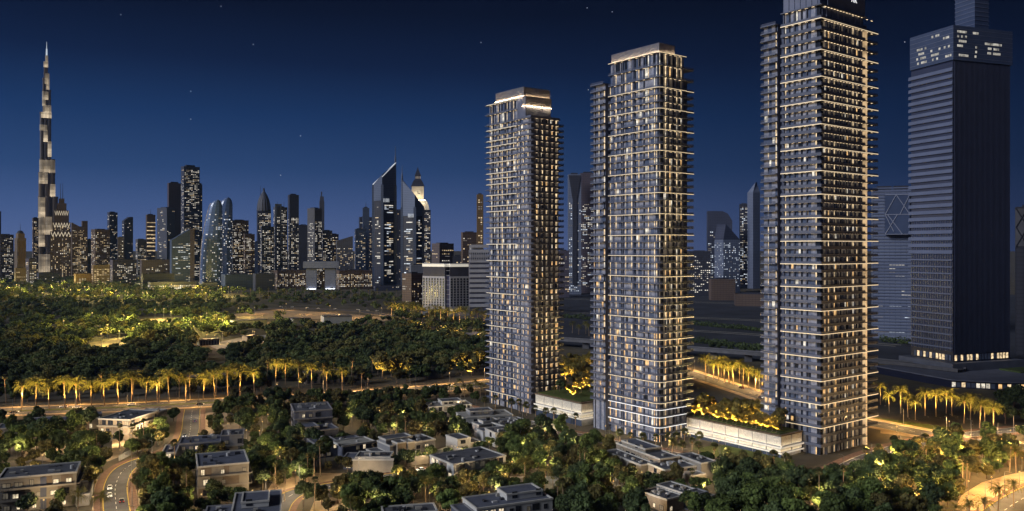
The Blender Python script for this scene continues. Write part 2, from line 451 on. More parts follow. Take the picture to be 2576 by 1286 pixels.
# ------------------------------------------------------------------ the three residential towers
UX, UY = 0.797, 0.604
ROT = math.atan2(UY, UX)
U2, V2 = Vector((UX, UY)), Vector((-UY, UX))
PANE = {}
def pane_mesh(w, h, mat, axis):
    key = (round(w,2), round(h,2), mat.name, axis)
    if key not in PANE:
        b = MB()
        if axis == 'x': b.box(-w/2, w/2, -0.05, 0.05, 0, h)
        else: b.box(-0.05, 0.05, -w/2, w/2, 0, h)
        PANE[key] = b.mesh('window_pane', mat)
    return PANE[key]
def edge_path(x0, y0, A, B, r):
    """from the far end of the left face round the near corner to the far end of the right face"""
    pts = [(x0, B)]
    if r > 0:
        for k in range(7):
            a = math.pi + k*math.pi/12
            pts.append((x0 + r + r*math.cos(a), y0 + r + r*math.sin(a)))
    else: pts.append((x0, y0))
    pts.append((A, y0)); return pts
def outline(path, A, B): return path + [(A, B)]

def facade(rng, L0, L1, kind):
    """columns of one face: list of (start, width, type)"""
    out = []; s = L0
    mods = {'left': [('lit',0.75),('dim',1.9),('glass',1.3),('lit',0.5),('dim',1.8),('dark',0.8),('dim',1.5),('glass',1.4),('lit',0.6),('dim',1.6),('dark',0.7),('glass',1.6)],
            'right': [('dark',0.8),('dim',1.2),('lit',0.7),('glass',1.3),('dark',0.6),('warm',0.9),('dim',0.9),('gap',0.4)],
            'punched': [('gap',1.1),('warm',1.0),('dim',0.9),('gap',1.3),('glass',0.8),('warm',0.8),('gap',0.7)]}[kind]
    i = 0
    while s < L1 - 0.6:
        t, w = mods[i % len(mods)]; i += 1
        w *= rng.uniform(0.85, 1.2)
        w = min(w, L1 - s)
        out.append((s, w, t)); s += w + 0.12
    return out
def fill_face(rng, cols, axis, off, zs, store, litp, depth_floor=0.3):
    """panes for all floors; store gets (mesh key args, local location)"""
    for zi in range(len(zs)-1):
        z0, z1 = zs[zi], zs[zi+1]; h = z1 - z0 - depth_floor - 0.15; off_u = {}
        for s, w, t in cols:
            if t in ('gap',): continue
            r = rng.random(); lowz = z0 < 95 and rng.random() < 0.55 - z0/240
            if t == 'lit': m = m_lw if r < litp else (m_lwh if r < litp+0.12 else m_ldim)
            elif t == 'warm': m = m_lw if r < litp*0.55 else (m_lw2 if r < litp*0.85 else (m_ldim if r < 0.93 else m_lwh))
            elif t == 'dim': m = m_ldim if r < 0.80 else (m_lwh if r < 0.86 else m_glass)
            elif t == 'glass': m = m_glass if r < 0.62 else (m_ldim if r < 0.94 else m_lwh)
            else: m = m_glassd
            c = s + w/2
            loc = (c, off, z0 + 0.12) if axis == 'x' else (off, c, z0 + 0.12)
            if lowz and m in (m_lw, m_lwh): m = m_lw2
            if lowz and m is m_glass and rng.random() < 0.35: m = m_lw2  # extra gold panes low down stand in for golden uplight from lamps
            un = int(s/6.5)
            if un not in off_u: off_u[un] = rng.random() < 0.27
            if off_u[un] and m in (m_lw, m_lw2, m_lwh) and rng.random() < 0.85: m = rng.choice((m_ldim, m_glass, m_glassd))
            if m in (m_lw, m_lw2, m_lwh): w = w*rng.uniform(0.5, 1.0)
            store.append((round(w*5)/5 or 0.2, round(h, 1), m, axis, loc))
def emit_panes(root, store, rng, keep=300, zref=97):
    """the panes seen largest become parts of their own, the others one part"""
    lit = sorted(store, key=lambda q: abs(q[4][2]-zref) + rng.random()*6 + (0 if q[2] in (m_lw, m_lw2, m_lwh) else 60))
    for w, h, m, ax, loc in lit[:keep]:
        link('window_pane', pane_mesh(w, h, m, ax), root, loc)
    mats = [m_lw, m_lw2, m_lwh, m_ldim, m_glass, m_glassd]
    b = MB()
    for w, h, m, ax, loc in lit[keep:]:
        x, y, z = loc; mi = mats.index(m)
        if ax == 'x': b.box(x-w/2, x+w/2, y-0.05, y+0.05, z, z+h, mi)
        else: b.box(x-0.05, x+0.05, y-w/2, y+w/2, z, z+h, mi)
    b.build('window_wall', mats, root, kind='stuff')

def slab_meshes(path, A, B, slab_m, balu_m, acc_m, th=0.34, bh=1.0, acc_h=0.25):
    sb = MB(); sb.prism(outline(path, A, B), -th, 0.0)
    bb = MB(); bb.wall_path(path, 0.12, 0.10, 0.0, bh)
    ab = MB(); ab.wall_path(path, -0.10, 0.08, -th+0.02, -th+0.02+acc_h)
    return sb.mesh('floor_slab', slab_m), bb.mesh('balustrade', balu_m), ab.mesh('accent_strip', acc_m)

def tower_root(name, label, cat, px, D):
    o = thing(name, label, cat, (XW(px, D), D, 0), ROT, 'slender residential towers with balconies')
    return o

def wing(root, x0, x1, y0, y1, zs, rng, store, face='x0', core_in=2.2, r=1.6):
    """stack of projecting balconies with its own wall behind"""
    cb = MB(); cb.box(x0+core_in, x1, y0+0.2, y1-1.2, 0, zs[-1]); cb.build('wing_wall', m_core, root)
    path = [(x1, y1), (x0+r, y1)] + [(x0+r+r*math.cos(a), y1-r+r*math.sin(a)) for a in [math.pi/2+k*math.pi/8 for k in range(1,5)]] + [(x0, y0)]
    poly = path + [(x1, y0)]
    sb = MB(); sb.prism(poly, -0.5, 0.0); sm = sb.mesh('wing_slab', m_slab)
    bb = MB(); bb.wall_path(path, 0.12, 0.12, 0.0, 1.15); bm = bb.mesh('wing_balustrade', m_balu)
    for z in zs[1:]:
        link('wing_slab', sm, root, (0,0,z)); link('wing_balustrade', bm, root, (0,0,z))
    cols = facade(rng, y0+0.6, y1-1.6, 'left')
    fill_face(rng, cols, 'y', x0+core_in-0.06, zs, store, 0.6)

def soffits(root, path_pts, zs, name='soffit_light'):
    b = MB()
    for (x, y, ax) in path_pts:
        hx, hy = (0.7, 0.3) if ax == 'x' else (0.3, 0.7)
        b.quad((x-hx,y+hy,-0.54),(x+hx,y+hy,-0.54),(x+hx,y-hy,-0.54),(x-hx,y-hy,-0.54))
    me = b.mesh(name, m_sofit)
    for z in zs: link(name, me, root, (0,0,z), 'stuff')

m_screen = M('crown_screen_metal', (0.20,0.20,0.23), 0.6, 0.15, 0.8)
def crown_screen(root, x0, x1, y0, y1, z0, z1, name='crown_screen', cove=True):
    path = [(x0, y1), (x0, y0), (x1, y0)]
    # slatted screen: upright fins with a cove light in front of their feet
    f = MB()
    f.wall_path(path, 0.25, 0.15, z0, z1, 0)
    n = int((y1-y0)/0.9)
    for i in range(n+1):
        y = y0 + (y1-y0)*i/n; f.box(x0-0.02, x0+0.26, y-0.12, y+0.12, z0, z1, 1)
    n = int((x1-x0)/0.9)
    for i in range(1, n+1):
        x = x0 + (x1-x0)*i/n; f.box(x-0.12, x+0.12, y0-0.02, y0+0.26, z0, z1, 1)
    f.build(name, [m_screen, m_screen], root)
    rim = MB(); rim.wall_path(path, -0.08, 0.55, z1, z1+0.18); rim.build('crown_rim', m_pier, root)
    if cove:
        c = MB(); c.wall_path(path, -0.34, 0.16, z0+0.02, z0+0.09); c.build('cove_light', m_cove, root)
        c = MB(); c.wall_path(path, -0.52, 0.08, z0, z0+0.22); c.build('cove_lip', m_accd, root)

# ---- middle tower: rounded corner, warm line every third floor
rng = random.Random(3)
T2 = tower_root('residential_tower', 'middle of the three slim balcony towers, rounded corner, warm light line every third floor', 'tower', 1658, 414.5)
A, B = 20.3, 36.4
acc2 = [19.7 + 10.533*k for k in range(16)]
zs2 = [0.0, 4.2, 7.6, 12.6, 16.4]
for k, z in enumerate(acc2):
    zs2.append(z)
    if k < 15: zs2 += [z+3.511, z+7.022]
zs2 += [183.1, 188.9, 195.1]
cb = MB(); cb.box(1.7, A-0.3, 1.7, B-0.3, 0, 194.8); cb.build('wall', m_core, T2)
path2 = edge_path(0, 0, A+6.2, B, 3.4)
sm, bm, am = slab_meshes(path2[:-1]+[(A,0.0)], A, B, m_slab, m_balu, m_acc)
store = []
for z in zs2[1:]:
    link('floor_slab', sm, T2, (0,0,z))
    if z < 190: link('balustrade', bm, T2, (0,0,z))
    if any(abs(z-a) < .01 for a in acc2) or z > 190: link('accent_strip', am, T2, (0,0,z))
for z in (7.6, 12.6, 16.4):
    b = MB(); b.wall_path(path2[:-1]+[(A,0.0)], -0.09, 0.08, -0.36, -0.04); link('accent_strip', b.mesh('accent_strip', m_accw), T2, (0,0,z))
# end balconies beyond the right face
eb = MB(); eb.prism([(A+0.05,0.4),(A+6.0,0.4),(A+6.2,0.6),(A+6.2,11),(A+0.05,11)], -0.4, 0.0); ebm = eb.mesh('end_balcony', m_slabd)
er = MB(); er.wall_path([(A+0.05,0.42),(A+6.15,0.42),(A+6.15,11)], 0.1, 0.1, 0, 1.0); erm = er.mesh('end_railing', m_balu)
ea = MB(); ea.wall_path([(A+0.05,0.4),(A+6.2,0.4)], -0.1, 0.08, -0.40, -0.1); eam = ea.mesh('accent_strip', m_acc)
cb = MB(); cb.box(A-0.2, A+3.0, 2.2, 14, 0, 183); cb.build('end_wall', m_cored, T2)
for z in zs2[3:-1]:
    link('end_balcony', ebm, T2, (0,0,z)); link('end_railing', erm, T2, (0,0,z))
    if any(abs(z-a) < .01 for a in acc2): link('accent_strip', eam, T2, (0,0,z))
colsL = facade(rng, 4.2, B-0.6, 'left'); colsR = facade(rng, 4.0, A-0.6, 'right')
fill_face(rng, colsL, 'y', 1.64, zs2, store, 0.74)
fill_face(rng, colsR, 'x', 1.64, zs2, store, 0.85)
for s in (2.2, 3.2): # rounded corner glazing
    fill_face(rng, [(s-0.4, 0.8, 'lit' if s < 3 else 'dark')], 'x', 1.64, zs2, store, 0.5)
    fill_face(rng, [(s-0.4, 0.8, 'dark' if s < 3 else 'lit')], 'y', 1.64, zs2, store, 0.4)
for y in (11.5, 19.0, 26.5, 33.6):
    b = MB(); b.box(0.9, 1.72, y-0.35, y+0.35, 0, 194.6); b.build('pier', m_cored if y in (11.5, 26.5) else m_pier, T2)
for x in (7.6, 13.2, 18.6):
    b = MB(); b.box(x-0.3, x+0.3, 0.9, 1.72, 0, 194.6); b.build('pier', m_pier, T2)
zw = [0.0] + [16.4 + 3.511*k for k in range(0, 49)]
wing(T2, -2.6, 12, B+1.3, B+12.2, zw, rng, store)
b = MB(); b.box(2.8, 10, B-0.3, B+2.6, 0, 184); b.build('recess_wall', m_core, T2)
lit_cols = [(B+0.4, 1.1, 'lit')]
fill_face(rng, lit_cols, 'y', 2.74, zs2[:-2], store, 0.9)
b = MB()
for i in range(6): b.box(1.2, 1.45, 4+i*5.0, 5.2+i*5.0, 189.2, 194.5)
b.build('shutter', m_glassd, T2)
crown_screen(T2, 1.4, 13.0, 1.4, B-1.2, 195.1, 199.6)
soffits(T2, [(6+i*3.4, 0.9, 'x') for i in range(4)] + [(0.9, 6+i*5.2, 'y') for i in range(6)], [z for z in zs2 if z > 6])
emit_panes(T2, store, rng)

# ---- right tower: sharp corner, long right face, lit column
rng = random.Random(5)
T3 = tower_root('residential_tower', 'tallest right-hand balcony tower with sharp corner, gold light lines and a glowing vertical column', 'tower', 2066, 388)
A, B = 39.4, 22.1
acc3 = [13.4 + 10.92*k for k in range(15)] + [177.5, 190.0, 204.7]
zs3 = [0.0, 4.6, 9.2]
for k, z in enumerate(acc3):
    zs3.append(z)
    if k < len(acc3)-1:
        d = (acc3[k+1]-z)/3; zs3 += [z+d, z+2*d]
zs3 += [211.2, 221.0]
cb = MB(); cb.box(1.9, A-0.3, 1.9, B-0.3, 0, 220.8); cb.build('wall', m_core, T3)
path3 = edge_path(0, 0, A, B, 0.5)
sm, bm, am = slab_meshes(path3, A, B, m_slabd, m_slabd, m_acc, th=0.5, bh=0.85, acc_h=0.34)
bgm = MB(); bgm.wall_path(path3, 0.3, 0.08, 0.85, 1.25); bgm = bgm.mesh('balustrade_glass', m_balu)
store = []
for z in zs3[1:]:
    link('floor_slab', sm, T3, (0,0,z))
    if z < 208: link('balustrade', bm, T3, (0,0,z)); link('balustrade_glass', bgm, T3, (0,0,z))
    if any(abs(z-a) < .01 for a in acc3): link('accent_strip', am, T3, (0,0,z))
eb = MB(); eb.prism([(A+0.05,0.2),(A+10.6,0.2),(A+11.0,0.6),(A+11.0,9),(A+0.05,9)], -0.45, 0.0); ebm = eb.mesh('end_balcony', m_slabd)
er = MB(); er.wall_path([(A+0.05,0.3),(A+10.9,0.3),(A+10.9,9)], 0.1, 0.1, 0, 0.9); erm = er.mesh('end_railing', m_balu)
ea = MB(); ea.wall_path([(A+0.05,0.2),(A+10.8,0.2)], -0.1, 0.08, -0.46, -0.04); eam = ea.mesh('accent_strip', m_acc)
cb = MB(); cb.box(A-0.2, A+4.2, 2.6, 15, 0, 208); cb.build('end_wall', m_cored, T3)
for z in zs3[2:-2]:
    link('end_balcony', ebm, T3, (0,0,z)); link('end_railing', erm, T3, (0,0,z))
    if any(abs(z-a) < .01 for a in acc3): link('accent_strip', eam, T3, (0,0,z))
m_col = M('lit_column', (0.5,0.4,0.3), 0.6, 0, emit=0.52, emit_col=(1.0,0.68,0.36), evar=0.45, escale=0.25)
for i in range(len(zs3)-3):
    b = MB(); b.box(A-1.1, A+0.15, -0.02, 1.7, zs3[i]+0.02, zs3[i+1]-0.52); b.build('lit_column_panel', m_col, T3)
colsL = facade(rng, 3.4, B-0.6, 'left'); colsR = facade(rng, 3.4, A-1.6, 'right')
fill_face(rng, colsL, 'y', 1.84, zs3[:-1], store, 0.55)
fill_face(rng, colsR, 'x', 1.84, zs3[:-1], store, 0.66)
for s in (2.1, 2.9):
    fill_face(rng, [(s-0.1, 0.7, 'dark')], 'x', 1.84, zs3[:-1], store, 0.5)
    fill_face(rng, [(s-0.1, 0.7, 'dark')], 'y', 1.84, zs3[:-1], store, 0.4)
for y in (8.5, 15.2, 21.0):
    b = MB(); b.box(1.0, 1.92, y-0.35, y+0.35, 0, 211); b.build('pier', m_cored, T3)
for i in range(7):
    x = 6.4 + i*4.9
    b = MB(); b.box(x-0.28, x+0.28, 1.0, 1.92, 0, 211); b.build('pier', m_pier, T3)
zw = [0.0] + [13.4 + 3.64*k for k in range(0, 54)]
wing(T3, -2.4, 12, B+1.2, B+10.6, zw, rng, store)
b = MB(); b.box(2.6, 10, B-0.3, B+2.4, 0, 205); b.build('recess_wall', m_core, T3)
soffits(T3, [(5+i*2.6, 1.05, 'x') for i in range(13)] + [(1.05, 5+i*3.6, 'y') for i in range(5)] + [(A+2.5, 1.4, 'x'), (A+6.8, 1.4, 'x')], [z for z in zs3 if 6 < z < 212])
# plain crown walls with panels and the sign whose feet show at the top edge of the picture
b = MB()
for i in range(6): b.box(1.55, 1.85, 3+i*3.1, 5.6+i*3.1, 211.6, 219.8)
b.build('crown_panel', m_pier, T3)
b = MB(); b.box(3.2, A-2, 1.5, 1.88, 205.6, 210.2); b.build('crown_panel', m_core, T3)
b = MB(); b.box(6, A-1.2, 0.35, 0.6, 211.3, 220.6); b.build('sign_board', m_core, T3)
sg = MB()
def stroke(b, x0, z0, x1, z1, w=0.28):
    b.add([(x0-w,0.2,z0),(x0+w,0.2,z0),(x1+w,0.2,z1),(x1-w,0.2,z1),(x0-w,0.33,z0),(x0+w,0.33,z0),(x1+w,0.33,z1),(x1-w,0.33,z1)],
          [(0,1,2,3),(7,6,5,4),(0,4,5,1),(1,5,6,2),(2,6,7,3),(3,7,4,0)])
zb = 216.5
for x, shape in ((26.2, 'A'), (29.0, 'R')):
    if shape == 'R':
        stroke(sg, x, zb, x, zb+3.2); stroke(sg, x+1.6, zb, x+0.3, zb+1.6); stroke(sg, x+1.3, zb+1.7, x+1.3, zb+2.9)
    else:
        stroke(sg, x, zb, x+0.9, zb+3.2); stroke(sg, x+1.8, zb, x+0.9, zb+3.2)
sg.build('sign_lettering', M('sign_white', (0.8,0.8,0.8), 0.5, 0, emit=0.8, emit_col=(0.95,0.97,1.0)), T3)
emit_panes(T3, store, rng)

# ---- left tower: two blocks with a groove, lit crown
rng = random.Random(9)
T1 = tower_root('residential_tower', 'leftmost and lowest of the three slim balcony towers, with a glowing two-tier crown', 'tower', 1335, 487)
zs1 = [0.0, 4.2, 8.2, 12.0] + [12.0 + 3.375*k for k in range(1, 49)]      # to 174
zl1 = zs1 + [180.6, 186.7]
cb = MB(); cb.box(1.2, 22.3, 1.2, 13.6, 0, 173.8); cb.build('wall', m_brownw, T1)
cb = MB(); cb.box(2.4, 20, 14.6, 44.6, 0, 186.4); cb.build('wall', m_core, T1)
cb = MB(); cb.box(3.2, 20, 13.5, 14.7, 0, 180); cb.build('groove_wall', m_cored, T1)
pathc = edge_path(0, 0, 22.6, 13.7, 3.0)
smc, bmc, _ = slab_meshes(pathc, 22.6, 13.7, m_brownw, m_slabd, m_accd, th=0.4, bh=0.75)
pathl = [(0.6, 45.3), (0.6, 14.5)]
sl = MB(); sl.box(0.6, 20.2, 14.5, 45.3, -0.35, 0.0); sml = sl.mesh('floor_slab', m_slab)
bl = MB(); bl.wall_path(pathl, 0.12, 0.1, 0, 0.9); bml = bl.mesh('balustrade', m_balu)
al = MB(); al.wall_path([(0.6,45.3),(0.6,14.5)], -0.1, 0.08, -0.36, -0.02); aml = al.mesh('accent_strip', m_accd)
lb = MB(); lb.prism([(0.6,45.35),(20,45.35),(20,48.0),(1.6,48.0),(0.6,47.2)][::-1], -0.35, 0); lbm = lb.mesh('end_balcony', m_slab)
for i, z in enumerate(zs1[1:]): link('floor_slab', smc, T1, (0,0,z)); link('balustrade', bmc, T1, (0,0,z))
for i, z in enumerate(zl1[1:]):
    link('floor_slab', sml, T1, (0,0,z)); link('end_balcony', lbm, T1, (0,0,z))
    if z < 183: link('balustrade', bml, T1, (0,0,z))
    if (i % 3 == 1 and z < 170) or (118 < z < 176 and i % 2) or z > 185: link('accent_strip', aml, T1, (0,0,z))
eb = MB(); eb.prism([(22.65,0.4),(25.6,0.4),(26.2,1.0),(26.2,10),(22.65,10)], -0.4, 0.0); ebm = eb.mesh('end_balcony', m_slabd)
er = MB(); er.wall_path([(22.65,0.45),(26.1,0.45),(26.1,10)], 0.1, 0.1, 0, 0.95); erm = er.mesh('end_railing', m_balu)
for z in zs1[3:-1]: link('end_balcony', ebm, T1, (0,0,z)); link('end_railing', erm, T1, (0,0,z))
store = []
fill_face(rng, facade(rng, 15.0, 44.2, 'left'), 'y', 2.34, zl1, store, 0.80)
fill_face(rng, facade(rng, 3.6, 13.0, 'left'), 'y', 1.14, zs1, store, 0.55)
fill_face(rng, facade(rng, 3.6, 21.8, 'punched'), 'x', 1.14, zs1, store, 0.62)
for y in (20.8, 27.2, 33.6, 40.0):
    b = MB(); b.box(1.5, 2.42, y-0.3, y+0.3, 0, 186); b.build('pier', m_cored, T1)
b = MB(); b.box(0.3, 22.3, 0.3, 13.4, 174.05, 175.1); b.build('parapet', m_slab, T1)
b = MB(); b.box(1.2, 20.5, 6.3, 14.4, 175.1, 187.2); b.build('plant_room', m_core, T1)
crown_screen(T1, 0.8, 20.6, 6.0, 9.0, 181.3, 187.1)
crown_screen(T1, 0.9, 21.2, 8.0, 36.0, 187.3, 192.6)
b = MB(); b.box(2.0, 20.9, 8.4, 35.6, 187.25, 191.4); b.build('plant_room', m_core, T1)
b = MB()
for y in (17, 24, 30.5, 42.0): b.box(2.25, 2.5, y, y+1.6, 181.2, 185.9)
b.build('shutter', m_glassd, T1)
soffits(T1, [(5+i*4.0, 0.6, 'x') for i in range(5)] + [(0.6, 5+i*3.6, 'y') for i in range(3)], [z for z in zs1 if z > 6])
soffits(T1, [(1.5, 16.5+i*5.2, 'y') for i in range(6)], [z for z in zl1 if z > 6])
emit_panes(T1, store, rng)
for t in (T1, T2, T3):
    o = Vector((t.location.x, t.location.y))
    Bx = {T1:(-1,28,-1,49), T2:(-4,28,-1,50), T3:(-4,52,-1,34)}[t]
    block_rect(o, U2, V2, *Bx, mg=1.0)

# ---- podiums with perforated white panels and roof gardens
m_perf = M('perforated_white_panel', (0.62,0.58,0.50), 0.7, 0.25, 1.5)
m_wash = M('wall_wash_light', (0.5,0.5,0.45), 0.5, 0, emit=11, emit_col=(1.0,0.86,0.64), sample='AUTO')
m_canopy = M('white_canopy', (0.55,0.53,0.50), 0.7, 0.1, 0.5)
m_shopgl = M('shopfront_glass', (0.045,0.06,0.10), 0.15, 0.0, spec=0.6)
m_deck = M('brown_roof_deck', (0.16,0.12,0.08), 0.9, 0.3, 0.3)
m_accw2 = M('canopy_edge_light', (0.6,0.58,0.52), 0.5, 0, emit=0.42, emit_col=(1.0,0.93,0.80))
def podium(label, corner, Lv, Lu, H, zp0, zp1, group='podiums between the towers'):
    o = thing('podium', label, 'podium', (corner[0], corner[1], 0), ROT, group)
    b = MB(); b.box(0.8, Lu, 0.8, Lv, 0, H-0.6); b.build('wall', m_conc, o)
    b = MB(); b.box(-0.3, Lu, -0.3, Lv, H-0.6, H); b.build('roof', m_deck, o)
    b = MB(); b.box(1.5, Lu-1, 1.5, Lv-1, H, H+0.35); b.build('planting_bed', m_lawn, o)
    n = max(2, round(Lv/8.0)); pw = Lv/n
    pm = MB(); pm.box(0.28, 0.5, 0.25, pw-0.25, zp0, zp1); pme = pm.mesh('panel', m_perf)
    fm = MB(); fm.box(0.1, 0.8, -0.16, 0.16, zp0-0.6, H-0.65); fme = fm.mesh('panel_frame', m_canopy)
    sm_ = MB(); sm_.box(0.28, 0.5, 0.25, pw-0.25, zp0-2.9, zp0-1.15); sme = sm_.mesh('lower_panel', m_perf)
    gm_ = MB(); gm_.box(0.55, 0.75, 0.2, pw-0.2, 0.1, zp0-3.2); gme = gm_.mesh('shop_window', m_shopgl)
    for i in range(n):
        link('panel', pme, o, (0, i*pw, 0)); link('lower_panel', sme, o, (0, i*pw, 0)); link('shop_window', gme, o, (0, i*pw, 0))
        link('panel_frame', fme, o, (0, i*pw + 0.001, 0))
    m = max(1, round(min(Lu, 18)/8.0)); qw = min(Lu, 18)/m
    pm = MB(); pm.box(0.35, qw-0.25, 0.28, 0.5, zp0, zp1); pme = pm.mesh('panel', m_perf)
    sm_ = MB(); sm_.box(0.35, qw-0.25, 0.28, 0.5, zp0-2.9, zp0-1.15); sme = sm_.mesh('lower_panel', m_perf)
    for i in range(m):
        link('panel', pme, o, (0.3+i*qw, 0, 0)); link('lower_panel', sme, o, (0.3+i*qw, 0, 0))
    b = MB(); b.box(-0.9, 0.8, -0.9, Lv, zp0-1.05, zp0-0.65); b.build('canopy', m_canopy, o)
    b = MB(); b.box(0.8, Lu, -0.9, 0.8, zp0-1.06, zp0-0.64); b.build('canopy', m_canopy, o)
    for zl in (zp0-0.62, zp0-3.15):
        b = MB(); b.box(-0.95, -0.85, -0.95, Lv, zl-0.4, zl+0.3); b.box(-0.84, Lu, -0.95, -0.85, zl-0.4, zl+0.3); b.build('canopy_lip', m_accw2, o)
    b = MB(); b.box(-0.75, -0.55, -0.6, Lv-0.4, zp0-0.62, zp0-0.5); b.build('wall_wash_light', m_wash, o)
    b = MB(); b.box(-0.5, min(Lu,18), -0.75, -0.55, zp0-0.62, zp0-0.5); b.build('wall_wash_light', m_wash, o)
    b = MB(); b.box(-0.75, -0.55, -0.6, Lv-0.4, zp0-3.15, zp0-3.05); b.build('wall_wash_light', m_wash, o)
    b = MB(); b.box(-0.5, min(Lu,18), -0.75, -0.55, zp0-3.15, zp0-3.05); b.build('wall_wash_light', m_wash, o)
    block_rect(Vector((corner[0], corner[1])), U2, V2, -1, Lu, -1, Lv)
    return o
POD1 = podium('low white panelled podium joining the leftmost tower and the middle tower', (37.5, 453.5), 40, 46, 13.0, 7.4, 12.0)
POD2 = podium('long white panelled podium with golden roof garden joining the middle tower and the tallest tower', (124, 385), 64, 17.2, 10.6, 5.6, 9.7)
# garden terrace behind the second podium up to the rear
b = MB(); b.box(17.3, 46, 27, 61, 0, 8.6); b.build('rear_terrace', m_deck, POD2)
b = MB(); b.box(18, 45, 28, 60, 8.6, 8.9); b.build('planting_bed', m_lawn, POD2)

# ------------------------------------------------------------------ far skyline
WALLS = {}
def wallm(key):
    cols = {'navy':(0.075,0.080,0.125),'purple':(0.095,0.085,0.120),'brown':(0.120,0.085,0.070),'grey':(0.105,0.105,0.125),
            'blue':(0.075,0.105,0.190),'dark':(0.040,0.042,0.060),'tan':(0.22,0.165,0.12),'steel':(0.17,0.20,0.29),
            'slate':(0.060,0.068,0.110),'gold':(0.20,0.13,0.06),'plum':(0.11,0.09,0.11),'pale':(0.30,0.31,0.36)}
    if key not in WALLS:
        WALLS[key] = M('far_wall_'+key, cols[key], 0.6, 0.12, 0.02, lines=[(2,3.7,0.30,(0.72,0.72,0.76)),(0,5.4,0.14,(0.8,0.8,0.82)),(1,5.4,0.14,(0.8,0.8,0.82))])
    return WALLS[key]
def grid_windows(b, rng, L, z0, z1, axis, lit, warm, cw, ch, ww, wh, off, run, cool=0.0, p_dim=0.25):
    nx = max(1, int(L/cw)); nz = max(1, int((z1-z0)/ch))
    mg = (L - nx*cw)/2
    colp = [rng.uniform(0.4, 1.5) for _ in range(nx)]
    for k in range(nz):
        i = 0; fl = rng.uniform(0.3, 1.7)
        while i < nx:
            if rng.random() < lit*fl*colp[i]:
                n = rng.randint(1, run); r = rng.random()
                mi = 3 if rng.random() < p_dim else (1 if r < warm else (2 if r < warm+cool else 0))
                for j in range(i, min(nx, i+n)):
                    c = mg + (j+0.5)*cw; z = z0 + (k+0.25)*ch
                    h = wh*rng.uniform(0.7, 1.1)
                    if axis == 'x': b.quad((c-ww/2,-off,z),(c+ww/2,-off,z),(c+ww/2,-off,z+h),(c-ww/2,-off,z+h), mi)
                    else: b.quad((-off,c+ww/2,z),(-off,c-ww/2,z),(-off,c-ww/2,z+h),(-off,c+ww/2,z+h), mi)
                i += n
            else: i += 1
def far(name, label, x0, x1, yt, D, k=0.3, th=32, wall='navy', lit=0.25, warm=0.3, cool=0.0, cw=4.2, ch=4.0, ww=2.6, wh=2.0, run=2,
        ylit=None, ybot=None, cat='tower', group='distant skyline', roof='flat', side=1.0, dim=0.25, seed=None):
    rng = random.Random(seed if seed is not None else hash((x0, x1, yt)) % 9999)
    xc = x0 + k*(x1-x0)
    X = XW(xc, D); az = math.atan2(X, D)
    Wt = (x1-x0)/F*D*math.cos(az)
    t = R(th)
    w = (1-k)*Wt/math.cos(t); d = max(8.0, k*Wt/math.sin(t)) if k > 0.03 else w*0.8
    H = ZH(yt, D)
    o = thing(name, label, cat, (X, D, 0), t - az, group)
    b = MB(); b.box(0, w, 0, d, 0, H)
    b.build('wall', wallm(wall), o)
    if roof == 'flat':
        b = MB(); b.box(w*0.2, w*0.75, d*0.25, d*0.8, H, H+max(3, 0.018*H)); b.build('plant_room', wallm('dark'), o)
        b = MB(); b.wall_path([(0,d),(0,0),(w,0)], -0.3, 0.8, H-0.8, H+1.2); b.build('parapet', wallm(wall), o)
    if lit > 0:
        b = MB(); zt = ZH(ylit, D) if ylit else H - 5
        grid_windows(b, rng, w, 6, zt, 'x', lit, warm, cw, ch, ww, wh, 0.35, run, cool, dim)
        if k > 0.03: grid_windows(b, rng, d, 6, zt, 'y', lit*side, warm, cw, ch, ww, wh, 0.35, run, cool, dim)
        b.build('window_grid', m_fw, o, kind='stuff')
    return o, w, d, H
SK = 'distant skyline'
far('apartment_tower','dark slab cut by the left edge beyond the lit apartment block',-30,3,532,2500,0.1,20,'dark',0.05)
far('apartment_block','violet-grey block with white windows at the far left edge',-6,35,591,2350,0.15,25,'purple',0.34,0.15)
o,w,d,H = far('domed_tower','brown classical tower with small dome, left of the needle skyscraper',36,66,600,2300,0.25,30,'tan',0.0)
b = MB(); b.box(w*.12,w*.88,d*.12,d*.88,H,H+14); b.build('upper_storey', wallm('tan'), o)
b = MB()
rings = []
for q in range(7):
    a = q/6*math.pi/2; r = w*0.34*math.cos(a)+0.2; rings.append([(w/2+r*math.cos(s*math.pi/8), d/2+r*math.sin(s*math.pi/8), H+14+w*0.34*math.sin(a)) for s in range(16)])
b.loft(rings); b.build('dome', wallm('dark'), o)
b = MB(); b.cyl(w/2,d/2,0.8,0.2,H+14+w*0.34,H+14+w*0.34+20,6); b.build('finial', wallm('dark'), o)
b = MB()
for i in range(4): b.box(w*(0.15+0.2*i), w*(0.25+0.2*i), -0.5, 0.1, H-70, H-8)
b.build('pilaster', wallm('gold'), o)
far('office_block','low block with bright windows in front of the needle skyscraper',64,93,652,2150,0.3,30,'purple',0.4,0.5,cw=6,ww=4)
far('apartment_tower','narrow brown tower just left of the needle skyscraper',82,97,549,2700,0.1,20,'brown',0.35,0.7)
